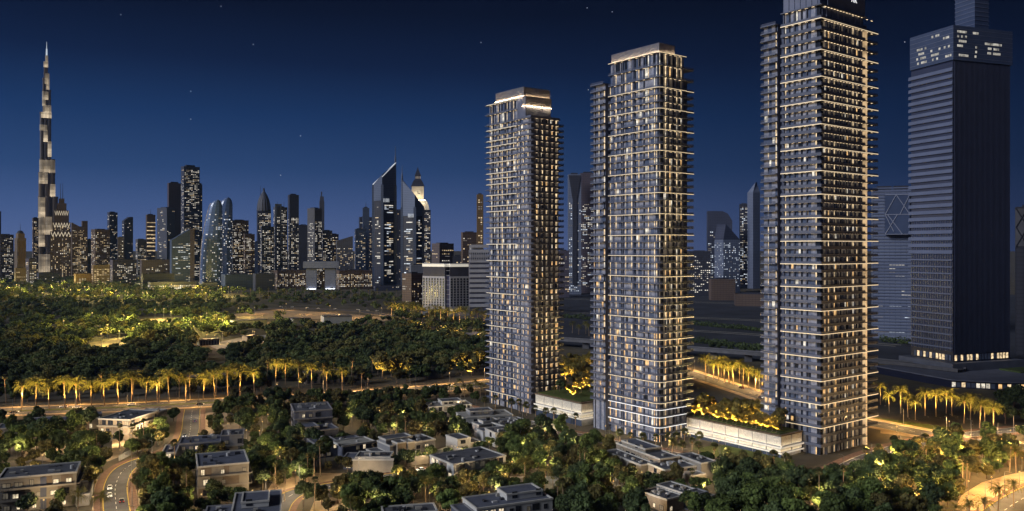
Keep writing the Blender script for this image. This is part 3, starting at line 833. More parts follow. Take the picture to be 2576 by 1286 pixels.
# --- needle skyscraper
DB = 2950.0
m_bk = M('needle_dark_glass', (0.215,0.190,0.180), 0.4, 0.1, 0.02, lines=[(2,4.2,0.3,(0.6,0.6,0.7))])
m_bkb = M('needle_bronze_glass', (0.26,0.20,0.145), 0.4, 0.1, 0.02, lines=[(2,4.2,0.3,(0.7,0.7,0.7))])
m_bkl = M('needle_lit_fins', (0.4,0.35,0.28), 0.5, 0, emit=0.70, emit_col=(1.0,0.80,0.52), evar=0.45, escale=0.02)
m_bkm = M('needle_soft_fins', (0.4,0.35,0.28), 0.5, 0, emit=0.26, emit_col=(1.0,0.80,0.56), evar=0.5, escale=0.02)
m_bkc = M('needle_spire_lit', (0.5,0.5,0.5), 0.5, 0, emit=0.55, emit_col=(0.75,0.88,1.0))
BX = XW(117, DB); BAZ = math.atan2(BX, DB)
BK = thing('needle_skyscraper','immensely tall stepped needle skyscraper with lit bands at far left','skyscraper',(BX,DB,0),-BAZ,None)
ppm = DB/F*math.cos(BAZ)
tiers = [(114.6,120.2,141),(110.6,120.4,157),(110.4,123.5,185.5),(107.2,123.6,199),(107.0,128.2,228),(100.4,128.9,285),(99.8,138.2,402),(97.0,138.6,436),(95.8,146,496),(93.5,150,562),(91.5,153,640)]
def lobes(x0, x1, n=3, bulge=0.42):
    """plan of one tier: rounded bays front and back"""
    w = (x1-x0); r = w/n/2; pts = []
    for s in (0, 1):
        for i in range(n):
            c = x0 + (i+0.5)*w/n if s == 0 else x1 - (i+0.5)*w/n
            for q in range(6):
                a = math.pi*(q/5.0)
                px_ = c - r*math.cos(a) if s == 0 else c + r*math.cos(a)
                py_ = -(w*0.30 + r*bulge*1.6*math.sin(a)) if s == 0 else (w*0.30 + r*bulge*1.6*math.sin(a))
                pts.append((px_, py_))
    return pts
tz = [ZH(t[2], DB) for t in tiers]
for i, (x0, x1, yt) in enumerate(tiers):
    zb = tz[i+1] if i+1 < len(tiers) else 0
    b = MB(); b.prism(lobes((x0-117)*ppm, (x1-117)*ppm), zb, tz[i]-0.01*i); b.build('tier', m_bkb if i in (1,2,6,7,8,9) else m_bk, BK)
    c = MB(); c.prism(lobes((x0-117)*ppm-0.8, (x1-117)*ppm+0.8), tz[i]-3.0, tz[i]+1.2); c.build('tier_cornice', m_bkb, BK)
b = MB(); b.loft([[(0.6+r*math.cos(s*math.pi/4), r*math.sin(s*math.pi/4), z) for s in range(8)] for r, z in ((3.0,tz[0]-2),(2.2,tz[0]+25),(1.1,tz[0]+26),(0.35,828))]); b.build('spire', m_bkc, BK)
def tier_at(z):
    for i in range(len(tiers)):
        if z < tz[i] and z >= (tz[i+1] if i+1 < len(tiers) else 0): return tiers[i]
    return tiers[0]
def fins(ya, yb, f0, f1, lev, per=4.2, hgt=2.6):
    """glowing fins between two picture heights; their emission stands in for floodlight, brightest at the foot"""
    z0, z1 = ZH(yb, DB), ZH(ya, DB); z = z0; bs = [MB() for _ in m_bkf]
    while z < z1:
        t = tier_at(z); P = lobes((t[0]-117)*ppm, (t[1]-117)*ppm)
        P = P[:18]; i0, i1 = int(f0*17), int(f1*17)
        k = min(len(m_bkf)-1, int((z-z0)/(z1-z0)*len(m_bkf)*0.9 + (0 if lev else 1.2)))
        if i1-i0 > 4:                            # the imitated floodlight is stepped dimmer to both sides
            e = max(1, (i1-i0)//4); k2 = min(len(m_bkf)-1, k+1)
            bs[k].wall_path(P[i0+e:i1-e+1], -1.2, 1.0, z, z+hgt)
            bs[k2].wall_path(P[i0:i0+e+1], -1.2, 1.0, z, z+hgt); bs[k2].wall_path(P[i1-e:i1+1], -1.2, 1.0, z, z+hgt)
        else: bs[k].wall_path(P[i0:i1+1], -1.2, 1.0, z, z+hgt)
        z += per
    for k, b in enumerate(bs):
        if b.v: b.build('flood_glow_band', m_bkf[k], BK, kind='stuff')
m_bkf = [M('needle_glow_fins_'+n, (0.4,0.35,0.28), 0.5, 0, emit=e_, emit_col=(1.0,0.80,0.54), evar=0.5, escale=0.03) for n, e_ in (('bright',0.78),('mid',0.55),('soft',0.34),('faint',0.19))]  # floodlight falling off up the wall, put into stepped emission
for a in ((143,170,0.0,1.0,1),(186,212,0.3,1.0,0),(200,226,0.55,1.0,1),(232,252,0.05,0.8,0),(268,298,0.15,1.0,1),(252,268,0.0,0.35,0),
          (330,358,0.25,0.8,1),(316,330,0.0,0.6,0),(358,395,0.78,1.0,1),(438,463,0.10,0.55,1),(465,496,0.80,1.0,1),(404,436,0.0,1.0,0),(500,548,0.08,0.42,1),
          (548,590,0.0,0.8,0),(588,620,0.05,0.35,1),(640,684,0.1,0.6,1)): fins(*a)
# --- stepped tower with zigzag crowns
o = thing('stepped_tower','brown stepped tower with zigzag lit crowns and twin masts beside the needle skyscraper','tower',(XW(155,2450),2450,0),-math.atan2(XW(155,2450),2450)+0.0,None)
pm2 = 2450/F*0.9
rng = random.Random(4); wb = MB(); zz = MB()
for i, (hw, yt, dep) in enumerate(((28,583,22),(22,560,19),(18,530,16),(12,512,12),(7,500,8))):
    H = ZH(yt, 2450); w = hw*pm2
    b = MB(); b.box(-w, w, -dep*pm2, dep*pm2, 0 if i == 0 else ZH((583,560,530,512)[i-1],2450), H); b.build('tier', wallm('brown'), o)
    if i < 2:
        b2 = MB(); grid_windows(b2, rng, 2*w, 8 if i == 0 else ZH(583,2450), H-10, 'x', 0.36, 0.75, 4.6, 4.2, 2.4, 2.6, 0, 1, 0, 0.2)
        wb.add([(p[0]-w, p[1]-dep*pm2-0.5, p[2]) for p in b2.v], b2.f); wb.m[-len(b2.f):] = b2.m
    if i < 3:
        n = 6; seg = 2*w*0.92/n; h0 = H-16
        for q in range(n):
            xa = -w*0.92+q*seg
            for (p, r_) in (((xa,h0+12),(xa+seg/2,h0)),((xa+seg/2,h0),(xa+seg,h0+12))):
                zz.add([(p[0],-dep*pm2-0.8,p[1]),(r_[0],-dep*pm2-0.8,r_[1]),(r_[0],-dep*pm2-0.8,r_[1]+4),(p[0],-dep*pm2-0.8,p[1]+4)], [(0,1,2,3)])
wb.build('window_grid', m_fw, o, kind='stuff')
zz.build('zigzag_crown', M('zigzag_lights',(0.4,0.36,0.3),0.5,0,emit=0.6,emit_col=(1.0,0.86,0.64)), o)
for dx in (-3.0, 3.5):
    b = MB(); b.cyl(dx*pm2*0.8, 0, 0.9, 0.4, ZH(500,2450), ZH(462,2450), 6); b.build('mast', wallm('dark'), o)
o,w,d,H = far('apartment_tower','brown speckled tower with sloping shoulder right of the zigzag crowned tower',181,221,572,2400,0.0,4,'brown',0.40,0.85,cw=3.8,ww=2.2)
b = MB(); b.add([(0,0,H),(w*.6,0,H),(0,d,H),(w*.6,d,H),(0,0,H+14),(0,d,H+14)],[(0,1,4),(2,5,3),(1,3,5,4),(0,4,5,2),(0,2,3,1)]); b.build('sloping_roof', wallm('brown'), o)
b = MB(); b.box(w*.66,w,0,d*.9,H,H+19); b.build('shoulder_block', wallm('brown'), o)
far('low_block','dark low block between two brown towers',220,231,603,2450,0.0,4,'dark',0.15,0.5)
far('apartment_tower','wide brown apartment tower with many warm windows',229,277,578,2300,0.22,30,'brown',0.42,0.7,cw=4.6)
far('apartment_tower','slim dark tower left of the shouldered dark tower',270,296,535,2600,0.2,30,'slate',0.16,0.3)
o,w,d,H = far('apartment_tower','dark tower with curved left shoulder',307,335,556,2500,0.2,30,'slate',0.16,0.2)
b = MB(); b.loft([[(w*f,0,H),(w,0,H),(w,d,H),(w*f,d,H)] if q==0 else [(w*f,0,H+q*4.2),(w,0,H+q*4.2),(w,d,H+q*4.2),(w*f,d,H+q*4.2)] for q,f in enumerate((0.05,0.18,0.4,0.62))]); b.build('curved_shoulder', wallm('slate'), o)
far('apartment_block','mid-height violet block with strips of white windows',296,312,598,2250,0.0,4,'purple',0.25)
far('office_block','grey lit block left of the gold striped tower',341,369,603,2450,0.2,30,'grey',0.38,0.4)
o,w,d,H = far('striped_tower','slim tower with golden horizontal stripes and a roof mast',367,391,541,2500,0.12,25,'brown',0.3,0.8,ylit=575,run=4,ch=8)
b = MB()
for z in range(8): b.box(-0.6, w, -0.6, 0.1, H-24-z*12, H-21.4-z*12)
b.build('stripe', m_fw[1], o)
b = MB(); b.cyl(w/2,d/2,0.8,0.3,H,H+18,6); b.build('mast', wallm('dark'), o)
o,w,d,H = far('faceted_tower','dark faceted tower left of the tall white-windowed tower',395,440,524,2300,0.55,40,'slate',0.07,0.2)
far('plain_slab_tower','plain violet slab behind the tall white-windowed tower',421,458,461,2650,0.1,20,'plum',0.0)
o,w,d,H = far('office_tower','tall square tower scattered with white windows, highest of the left skyline group',455,503,419,2500,0.16,22,'slate',0.34,0.25,cw=5,ww=3.6,wh=1.8,run=3)
far('side_tower','dark side shaft joined right of the tall white-windowed tower',501,509,465,2540,0.0,4,'dark',0.10)
o,w,d,H = far('slanted_glass_block','blue glass block with slanted roof and white window rows',432,490,604,2050,0.0,6,'blue',0.30,0.0,cool=0.6,cw=6,ww=5,wh=1.6,run=3)
b = MB(); b.add([(0,0,H),(w*.8,0,H),(0,d,H),(w*.8,d,H),(w*.8,0,H+27),(w*.8,d,H+27)],[(0,1,4),(2,5,3),(0,4,5,2),(1,3,5,4)]); b.build('slanted_roof', wallm('blue'), o)
b = MB(); b.box(w*.8,w,-1,d,0,H+28); b.build('end_shaft', wallm('plum'), o)
# --- pair of curved sail towers
def sail(label, x0, x1, yt, D, lean, seed):
    X = XW((x0+x1)/2, D); az = math.atan2(X, D)
    o = thing('sail_tower', label, 'tower', (X, D, 0), -az, 'pair of curved sail towers')
    W_ = (x1-x0)/F*D*math.cos(az); H = ZH(yt, D); rings = []; seams = MB()
    for q in range(15):
        t = (q/11*0.92) if q <= 11 else (0.92 + 0.08*(0.5,0.85,1.0)[q-12])
        z = H*t
        left = -W_/2 + lean*W_*t**2.5
        right = W_/2 - 0.01*W_*t
        if t > 0.92:
            k_ = math.sqrt(max(0.0, 1-((t-0.92)/0.08)**2))*0.9+0.1; cx_ = right - (right-left)*0.42
            left, right = cx_+(left-cx_)*k_, cx_+(right-cx_)*k_
        dep = W_*0.45*(1-0.35*t)
        ring = []
        for s in range(16):
            a = 2*math.pi*s/16
            ex = math.copysign(abs(math.cos(a))**0.75, math.cos(a)); ey = math.copysign(abs(math.sin(a))**0.75, math.sin(a))
            ring.append(((left+right)/2+(right-left)/2*ex, dep*ey, z))
        rings.append(ring)
    b = MB(); b.loft(rings); b.build('curved_shell', M('sail_blue_glass',(0.14,0.21,0.42),0.25,0.15,0.02,spec=0.6,lines=[(2,4.0,0.25,(0.6,0.6,0.7))]), o, smooth=False)
    rr = random.Random(seed); wb = MB()
    for q in range(10):
        for s in range(8, 16):
            a0, a1, c0, c1 = [Vector(p) for p in (rings[q][s], rings[q][(s+1)%16], rings[q+1][s], rings[q+1][(s+1)%16])]
            nz = max(1, int((c0.z-a0.z)/4)); nx = max(1, int((a1-a0).length/4))
            for i in range(nz):
                for j in range(nx):
                    if rr.random() < 0.12 + 0.16*(s > 11):
                        P = lambda u, v: (a0*(1-u)+a1*u)*(1-v)+(c0*(1-u)+c1*u)*v + Vector((0,-0.6,0))
                        u0, v0 = (j+.2)/nx, (i+.3)/nz
                        wb.quad(P(u0,v0),P(u0+.6/nx,v0),P(u0+.6/nx,v0+.5/nz),P(u0,v0+.5/nz), rr.choice((0,2,0,3)))
    wb.build('window_grid', m_fw, o, kind='stuff')
    # bright edge ribs on the curve
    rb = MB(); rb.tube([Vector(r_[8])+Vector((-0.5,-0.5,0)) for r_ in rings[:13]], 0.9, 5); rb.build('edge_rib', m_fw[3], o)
sail('left of the two blue curved sail towers', 503, 560, 503, 2150, 0.50, 1)
sail('right of the two blue curved sail towers, slightly taller', 524, 586, 497, 2250, 0.55, 2)
far('apartment_tower','brown tower with dense white windows right of the sail towers',580,626,555,2300,0.1,20,'brown',0.50,0.3,cw=3.8,ww=2.4)
far('apartment_tower','lower brown block with dense windows stepping down beside it',612,641,590,2250,0.15,20,'brown',0.55,0.4,cw=3.8,ww=2.4)
far('plain_slab_tower','small plain blue slab left of the bullet-topped tower',641,656,609,2400,0.0,4,'blue',0.0)
# bullet-topped tower
o,w,d,H = far('bullet_tower','bullet-topped tower with ribbed dome and thin mast',648,682,530,2400,0.0,5,'slate',0.55,0.25,cw=4,ww=2.6,roof='none')
rings = []
for q in range(8):
    t = q/7; r = (1-t**2.2)*w*0.5+0.6
    rings.append([(w/2+r*math.cos(s*math.pi/8), d/2+r*math.sin(s*math.pi/8), H+t*ZH(478,2400)-t*H) for s in range(16)])
b = MB(); b.loft(rings); b.build('dome', wallm('grey'), o)
for q in range(9):
    a = math.pi*q/8
    b = MB(); b.tube([(w/2-(w*0.5*(1-t**2.2)+0.9)*math.cos(a), d/2-(w*0.5*(1-t**2.2)+0.9)*math.sin(a), H+t*(ZH(478,2400)-H)) for t in (0,.3,.55,.75,.9,1)], 0.6, 4); b.build('dome_rib', wallm('steel'), o)
b = MB(); b.cyl(w*0.25,d/2,0.7,0.3,H,ZH(466,2400),6); b.build('mast', wallm('dark'), o)
b = MB(); b.cyl(w*0.5,d/2,3.0,2.0,ZH(480,2400),ZH(472,2400),10); b.build('cap', wallm('dark'), o)
far('office_tower','broad dark tower with bright windows in front of the bullet-topped tower',655,690,571,2250,0.1,20,'slate',0.60,0.15,cw=4.4)
o,w,d,H = far('arched_tower','grey tower with arched frame top and two antennas',688,723,522,2350,0.12,18,'grey',0.46,0.1)
b = MB(); b.box(-1,w*0.14,-2,1,0,H+4); b.box(w*0.4,w*0.52,-2,1,0,H+4); b.box(-1,w*0.52,-2,1,H+4,H+10); b.build('arch_frame', wallm('steel'), o)
for f in (0.25, 0.8):
    b = MB(); b.cyl(w*f,d/2,0.6,0.3,H,H+18,6); b.build('antenna', wallm('dark'), o)
far('office_tower','tall dark tower with flat blank top and dense white windows below',724,752,491,2300,0.15,18,'slate',0.56,0.12,ylit=545)
far('plain_slab_tower','plain brown-grey slab between two lit towers',751,776,567,2450,0.05,10,'grey',0.0)
far('office_tower','pair-faced grey tower with blank top in front of the thin pointed tower',773,810,525,2250,0.5,42,'grey',0.36,0.1,ylit=555)
o,w,d,H = far('pointed_tower','thin pointed blank tower rising behind the pair-faced grey tower',804,816,505,2700,0.0,4,'grey',0.0,roof='none')
b = MB(); b.box(w*.1,w*.9,d*.1,d*.6,H,H+14); b.box(w*.3,w*.55,d*.2,d*.4,H+14,ZH(482,2700)); b.build('pinnacle', wallm('grey'), o)
far('office_block','mid-height dark block with scattered white windows',809,836,581,2300,0.1,18,'grey',0.42,0.2)
far('office_block','small stepped block with white windows behind the white portal building',830,852,590,2400,0.1,18,'brown',0.45,0.3)
o,w,d,H = far('slanted_roof_block','dark block with slanting roof and lit lower windows',848,888,606,2250,0.0,5,'grey',0.22,0.5,ylit=622,roof='none')
b = MB(); b.add([(0,0,H),(w,0,H),(0,d,H),(w,d,H),(w,0,H+13),(w,d,H+13)],[(0,1,4),(2,5,3),(0,4,5,2),(1,3,5,4)]); b.build('slanting_roof', wallm('grey'), o)
far('apartment_tower','blue-violet tower with yellow windows left of the twin triangle-topped towers',892,921,577,2250,0.08,14,'blue',0.32,0.6)
far('apartment_tower','taller block with yellow lit windows behind the blue-violet tower',905,938,547,2450,0.0,5,'slate',0.38,0.7)
o,w,d,H = far('spired_tower','slim blue tower with needle mast left of the twin triangle-topped towers',913,929,524,2350,0.0,5,'blue',0.0)
b = MB(); b.cyl(w/2,d/2,1.6,0.3,H,ZH(508,2350),8); b.build('mast', wallm('blue'), o)
# --- twin triangle-topped towers
m_et = M('triangle_tower_metal', (0.10,0.125,0.20), 0.45, 0.1, 0.02, metal=0.2, lines=[(2,4.4,0.22,(0.7,0.7,0.75))])
m_ete = M('lit_roof_edge', (0.5,0.5,0.5), 0.5, 0, emit=0.55, emit_col=(0.85,0.92,1.0))
def tri_tower(label, x0, x1, ylow, yhigh, yspire, D, mirror, seed):
    X = XW((x0+x1)/2, D); az = math.atan2(X, D)
    o = thing('triangle_topped_tower', label, 'tower', (X, D, 0), -az, 'twin triangle-topped towers')
    W_ = (x1-x0)/F*D*math.cos(az); Hl, Hh, Hs = ZH(ylow, D), ZH(yhigh, D), ZH(yspire, D)
    s = -1 if mirror else 1
    a, bb, c = (-s*W_/2, 0), (s*W_/2, 0), (s*W_*0.02 - s*W_*0.12, -W_*0.42)   # triangular plan, prow towards the viewer
    poly = [a, c, bb] if not mirror else [bb, c, a]
    zt = ZH(ylow + (40 if not mirror else 22), D)
    b = MB(); b.prism([(p[0]*0.97, p[1]*0.95+0.5) for p in poly] , 0, zt); b.build('shaft', wallm('dark'), o)
    for p in (a, bb, c):
        cb_ = MB(); cb_.box(p[0]*0.96-3.2, p[0]*0.96+3.2, p[1]*0.96-2.5, p[1]*0.96+2.5, 0, Hl); cb_.build('corner_pier', m_et, o)
    # sloping triangular roof prism from the low edge up to the high edge
    rf = MB()
    pl = [(a[0],a[1],zt),(c[0],c[1],zt),(bb[0],bb[1],zt)]
    mid = Hl + (Hh-Hl)*0.44
    pt = [(a[0],a[1],Hl),(c[0],c[1],mid),(bb[0],bb[1],Hh)]
    rf.add(pl+pt, [(0,1,4,3),(1,2,5,4),(2,0,3,5),(3,4,5),(2,1,0)]); rf.build('sloping_roof', m_et, o)
    e = MB(); e.tube([(a[0],a[1]-1,Hl+1),(bb[0],bb[1]-1,Hh+1)], 1.3, 5)
    if not mirror: e.tube([(c[0],c[1]-0.6,mid-6),(bb[0]*0.98,bb[1]-1.5,Hh)], 0.9, 5)
    e.build('roof_edge_light', m_ete if not mirror else m_et, o)
    sp = MB(); sp.loft([[(bb[0]-s*1.5+r*math.cos(q*math.pi/4), bb[1]+r*math.sin(q*math.pi/4), z) for q in range(8)] for r, z in ((2.6,Hl),(2.2,Hh+10),(0.9,Hh+(Hs-Hh)*0.5),(0.5,Hs))]); sp.build('mast', m_et, o)
    rr = random.Random(seed); wb = MB()
    for (p, q) in ((poly[0], poly[1]), (poly[1], poly[2])):
        p, q = Vector((p[0]*0.97,p[1]*0.95)), Vector((q[0]*0.97,q[1]*0.95)); L = (q-p).length; n = max(2, int(L/6.0))
        nz = int((zt-16)/4.4)
        for k in range(nz):
            if rr.random() < 0.18: continue
            z = 10 + k*4.4; j = 0
            while j < n:
                if rr.random() < 0.58:
                    ln = rr.randint(1, 3); u0, u1 = (j+.1)/n, min(n, j+ln-.1)/n
                    A_, B_ = p.lerp(q, u0), p.lerp(q, u1)
                    if 0.06 < u0 and u1 < 0.94: wb.quad((A_.x,A_.y-0.5,z),(B_.x,B_.y-0.5,z),(B_.x,B_.y-0.5,z+2.2),(A_.x,A_.y-0.5,z+2.2), rr.choice((0,0,2,3,1)))
                    j += ln
                else: j += 1
    wb.build('window_grid', m_fw, o, kind='stuff')
    g = MB()
    for i in range(5): g.box(c[0]+s*(W_*0.07+i*W_*0.055)-0.6, c[0]+s*(W_*0.07+i*W_*0.055)+0.6, c[1]*0.62-9, c[1]*0.62-8, zt-4, zt+5)
    g.build('lit_slot', m_ete, o)
    return o
tri_tower('taller of the twin triangle-topped towers, roof edge lit, mast on its right', 938, 996, 466, 410, 367, 2106, False, 6)
tri_tower('shorter of the twin triangle-topped towers, mast on its left edge', 1010, 1066, 522, 452, 417, 2050, True, 8)
far('glass_strip_tower','narrow dark tower with gold lit strip between the twin triangle-topped towers',994,1017,530,2200,0.0,4,'dark',0.16,0.6)
# --- clock-tower-like tower
DA = 2300.0; X = XW(1053, DA)
o = thing('clock_tower','tower with floodlit cream clock storey and dark pointed spire','tower',(X,DA,0),-math.atan2(X,DA),None)
pmA = DA/F
b = MB(); b.box(-28*pmA, 30*pmA, -20, 24, 0, ZH(529,DA)); b.build('shaft', wallm('dark'), o)
b = MB(); b.loft([[(sx*hw*pmA+1*pmA, sy*hw*pmA*0.8, ZH(y,DA)) for sx, sy in ((-1,-1),(1,-1),(1,1),(-1,1))] for hw, y in ((26,529),(23,515),(19,505))]); b.build('tapering_stage', M('cream_stone_soft',(0.5,0.47,0.42),0.7,0.2,0.05), o)
b = MB(); b.box(-17*pmA, 13*pmA, -17*pmA*0.8, 17*pmA*0.8, ZH(505,DA), ZH(470,DA)); b.build('clock_storey', M('cream_stone',(0.62,0.54,0.42),0.7,0.15,0.05), o)
b = MB(); b.box(-20*pmA, 16*pmA, -17*pmA*0.8-18, -17*pmA*0.8-15, ZH(506,DA), ZH(505,DA)); b.build('floodlight', M('clock_flood',(0.5,0.5,0.5),0.5,0,emit=34,emit_col=(1.0,0.82,0.52),sample='AUTO'), o)
b = MB()
rr_ = 9*pmA
b.add([(-2*pmA+rr_*math.cos(q*math.pi/12), -17*pmA*0.8-0.6, ZH(488,DA)+rr_*math.sin(q*math.pi/12)) for q in range(24)], [tuple(range(24))]); b.build('clock_face', M('clock_face',(0.75,0.70,0.58),0.6,0.1,0.1), o)
b = MB(); b.box(-2.4*pmA,-1.6*pmA,-17*pmA*.8-1.2,-17*pmA*.8-0.8,ZH(488,DA),ZH(481,DA)); b.box(-2*pmA,3.5*pmA,-17*pmA*.8-1.2,-17*pmA*.8-0.8,ZH(488.6,DA),ZH(487.6,DA)); b.build('clock_hand', wallm('dark'), o)
b = MB(); b.loft([[(sx*hw*pmA-2*pmA, sy*hw*pmA*0.8, ZH(y,DA)) for sx, sy in ((-1,-1),(1,-1),(1,1),(-1,1))] for hw, y in ((17,470),(11,456),(7,451),(7,443),(8,442),(4,433),(0.3,421))]); b.build('spire', wallm('dark'), o)
b = MB()
for i in range(4): b.box((-7+i*3.4)*pmA,(-5.4+i*3.4)*pmA,-7*pmA*.8-0.8,-7*pmA*.8-0.2,ZH(450.4,DA),ZH(444.5,DA))
b.build('lantern_window', m_fw[3], o)
rng = random.Random(12); b2 = MB(); grid_windows(b2, rng, 58*pmA, 8, ZH(533,DA), 'x', 0.5, 0.2, 4.4, 4.0, 3.2, 2.0, 0, 2)
wb = MB(); wb.add([(p[0]-28*pmA, -20.5, p[2]) for p in b2.v], b2.f); wb.m = b2.m; wb.build('window_grid', m_fw, o, kind='stuff')
far('office_block','brown-lit block right of the clock-storey tower',1086,1142,614,1700,0.35,34,'plum',0.35,0.8,run=4,cw=5,ch=7)
far('office_block','dark brown block beside the left residential tower',1160,1202,586,1600,0.1,14,'brown',0.12,0.6)
far('apartment_tower','gold-lit tower half hidden behind the left residential tower',1200,1216,491,1500,0.0,4,'gold',0.5,1.0)
far('apartment_block','low dark block with few lit windows left of the dark brown block',1140,1165,645,1700,0.0,4,'dark',0.2,0.7)
# --- white portal building and low blocks
DG = 2000.0; X = XW(807, DG); pmG = DG/F
o = thing('portal_building','white gate-shaped portal building lit from below','building',(X,DG,0),-math.atan2(X,DG),None)
m_pt = M('portal_stone', (0.20,0.22,0.31), 0.7, 0.15, 0.05, lines=[(2,4.0,0.2,(0.85,0.85,0.88))])
for sx in (-1, 1):
    b = MB(); b.box(*sorted((sx*10*pmG, sx*36*pmG)), -18, 18, 0, ZH(676,DG)); b.build('leg', m_pt, o)
    b = MB(); b.box(*sorted((sx*12*pmG, sx*34*pmG)), -22, -20, 0.2, 1.6); b.build('floodlight', M('flood_strip',(0.5,0.5,0.5),0.5,0,emit=4,emit_col=(0.9,0.95,1.0),sample='AUTO'), o)
b = MB(); b.box(-43*pmG, 44*pmG, -22, 22, ZH(674,DG), ZH(658,DG)); b.build('lintel', m_pt, o)
b = MB(); b.box(-36*pmG, 36*pmG, -16, 16, ZH(676,DG), ZH(674,DG)); b.build('soffit', wallm('dark'), o)
b = MB(); b.box(-9.9*pmG, 9.9*pmG, -4, 4, 0, ZH(682,DG)); b.build('back_wall', wallm('brown'), o)
rng = random.Random(2); b2 = MB(); grid_windows(b2, rng, 19.6*pmG, 4, ZH(684,DG), 'x', 0.5, 0.4, 3.4, 3.6, 2, 2, 0, 1)
wb = MB(); wb.add([(p[0]-9.8*pmG, -4.4, p[2]) for p in b2.v], b2.f); wb.m = b2.m; wb.build('window_grid', m_fw, o, kind='stuff')
LB = 'low blocks at the foot of the skyline'
far('low_block','brown low block full of lit windows left of the white portal building',688,785,682,1980,0.1,12,'brown',0.60,0.5,cw=3.4,ww=1.9,ch=3.4,run=1,cat='building',group=LB)
far('low_block','brown low block full of lit windows right of the white portal building',846,938,682,1960,0.08,12,'brown',0.62,0.5,cw=3.4,ww=1.9,ch=3.4,run=1,cat='building',group=LB)
far('low_block','plain blue low block below the lit brown towers',556,646,692,1950,0.12,12,'blue',0.0,cat='building',group=LB)
far('low_block','second plain blue low block nearer the portal building',636,692,690,1900,0.12,12,'slate',0.06,cat='building',group=LB)
far('low_block','long low block with a bright row of shop windows',372,498,712,1830,0.05,8,'grey',0.9,0.4,cw=4,ww=3.2,ch=4.6,wh=3.2,run=3,ylit=718,cat='building',group=LB)
far('low_block','dark blank block above the bright shop row',355,440,690,1900,0.05,8,'dark',0.0,cat='building',group=LB)
far('low_block','dark mid block with few white lights left of the slanted glass block',352,438,655,2100,0.05,8,'plum',0.12,0.3,cat='building',group=LB)
far('low_block','pale low block standing just right of the bright shop row',500,548,713,1880,0.2,20,'pale',0.05,cat='building',group=LB)
far('low_block','golden lit arcade block among trees below the brown towers',186,232,690,2050,0.1,12,'gold',0.45,1.0,cw=6,ww=3,ch=9,wh=6,run=1,cat='building',group=LB)
far('low_block','gold windowed low block right of the golden arcade block',230,277,668,2060,0.1,12,'tan',0.7,1.0,cw=6,ww=4.4,ch=4.6,run=2,cat='building',group=LB)
far('low_block','dim violet block under the dark tower with curved shoulder',277,345,655,2150,0.1,12,'purple',0.22,0.3,cat='building',group=LB)
far('low_block','dark block with pale windows at the foot of the needle skyscraper',92,150,688,2200,0.1,12,'slate',0.3,0.2,cat='building',group=LB)
far('low_block','tan low block with lintel below the domed tower',36,66,675,2120,0.1,12,'tan',0.2,0.8,cat='building',group=LB)
far('low_block','dark low block under the twin triangle-topped towers',940,1015,722,1900,0.05,8,'slate',0.1,0.3,cat='building',group=LB)
far('low_block','unlit brown round-shouldered block left of the white office building',1011,1064,690,1330,0.45,42,'brown',0.20,0.6,cw=4,ww=1.6,cat='building')
far('low_block','grey blank block behind the brown block and white office building',1030,1070,668,1500,0.1,12,'steel',0.0,cat='building',group=LB)
# --- white office building with punched windows
m_wo = M('white_office_wall', (0.34,0.35,0.41), 0.75, 0.1, 0.1)
DO = 1290.0
X = XW(1126, DO); ROF = math.atan2(-1,0)
def office(label, pxs, D, ytop, ybody, faces, wall, band):
    """V-plan office: faces = [(px0,D0,px1,D1,cols,rows)]"""
    o = thing('office_building', label, 'office', (XW(pxs, D), D, 0), 0, None)
    ox, oy = XW(pxs, D), D
    Hb, Ht = ZH(ybody, D), ZH(ytop, D)
    for (p0, D0, p1, D1, nc, nr) in faces:
        a = Vector((XW(p0,D0)-ox, D0-oy)); c = Vector((XW(p1,D1)-ox, D1-oy)); d = (c-a).normalized(); n = Vector((-d.y, d.x)); L = (c-a).length
        q = [a, c, c+n*22, a+n*22]
        b = MB(); b.prism([(v.x,v.y) for v in q], 0, Hb); b.build('wall', wall, o)
        b = MB(); b.prism([(v.x,v.y) for v in (a+n*0.6, c+n*0.6, c+n*21, a+n*21)], Hb, Ht-5); b.build('glazed_top_storey', M('top_storey_glass',(0.05,0.05,0.07),0.2,0.1,0.1), o)
        b = MB(); b.prism([(v.x,v.y) for v in (a-n*0.8, c-n*0.8, c+n*22, a+n*22)], Ht-5, Ht-0.8); b.build('lit_roof_band', band, o)
        b = MB(); b.prism([(v.x,v.y) for v in (a-n*1.4, c-n*1.4, c+n*22, a+n*22)], Ht-0.8, Ht); b.build('roof', wall, o)
        if nc:
            wm = MB(); ang = math.atan2(d.y, d.x); ww = L/nc*0.56
            wm.box(-ww/2, ww/2, -0.15, 0.15, 0, 3.0); wme = wm.mesh('window', m_glassd)
            sl_ = MB(); sl_.box(-ww/2-0.2, ww/2+0.2, -0.5, 0.0, -0.3, 0.0); sle = sl_.mesh('sill', wall)
            for i in range(nc):
                for j in range(nr):
                    p = a + d*(L*(i+0.5)/nc); z = 12 + j*(Hb-14)/nr
                    w_ = link('window', wme, o, (p.x-n.x*0.05, p.y-n.y*0.05, z), None, ang)
                    link('sill', sle, w_, (0,0,-0.01))
    return o
m_band = M('roof_band_lit', (0.6,0.58,0.5), 0.6, 0, emit=0.42, emit_col=(1.0,0.93,0.80))
office('white office building with rows of dark punched windows and lit roof band', 1063, 1290, 661, 692, [(1063,1246,1119,1222,8,11),(1132,1222,1180,1232,6,11)], m_wo, m_band)
b = MB(); oo_ = bpy.data.objects['office_building']; xa, xb = XW(1119,1222)-oo_.location.x, XW(1132,1222)-oo_.location.x
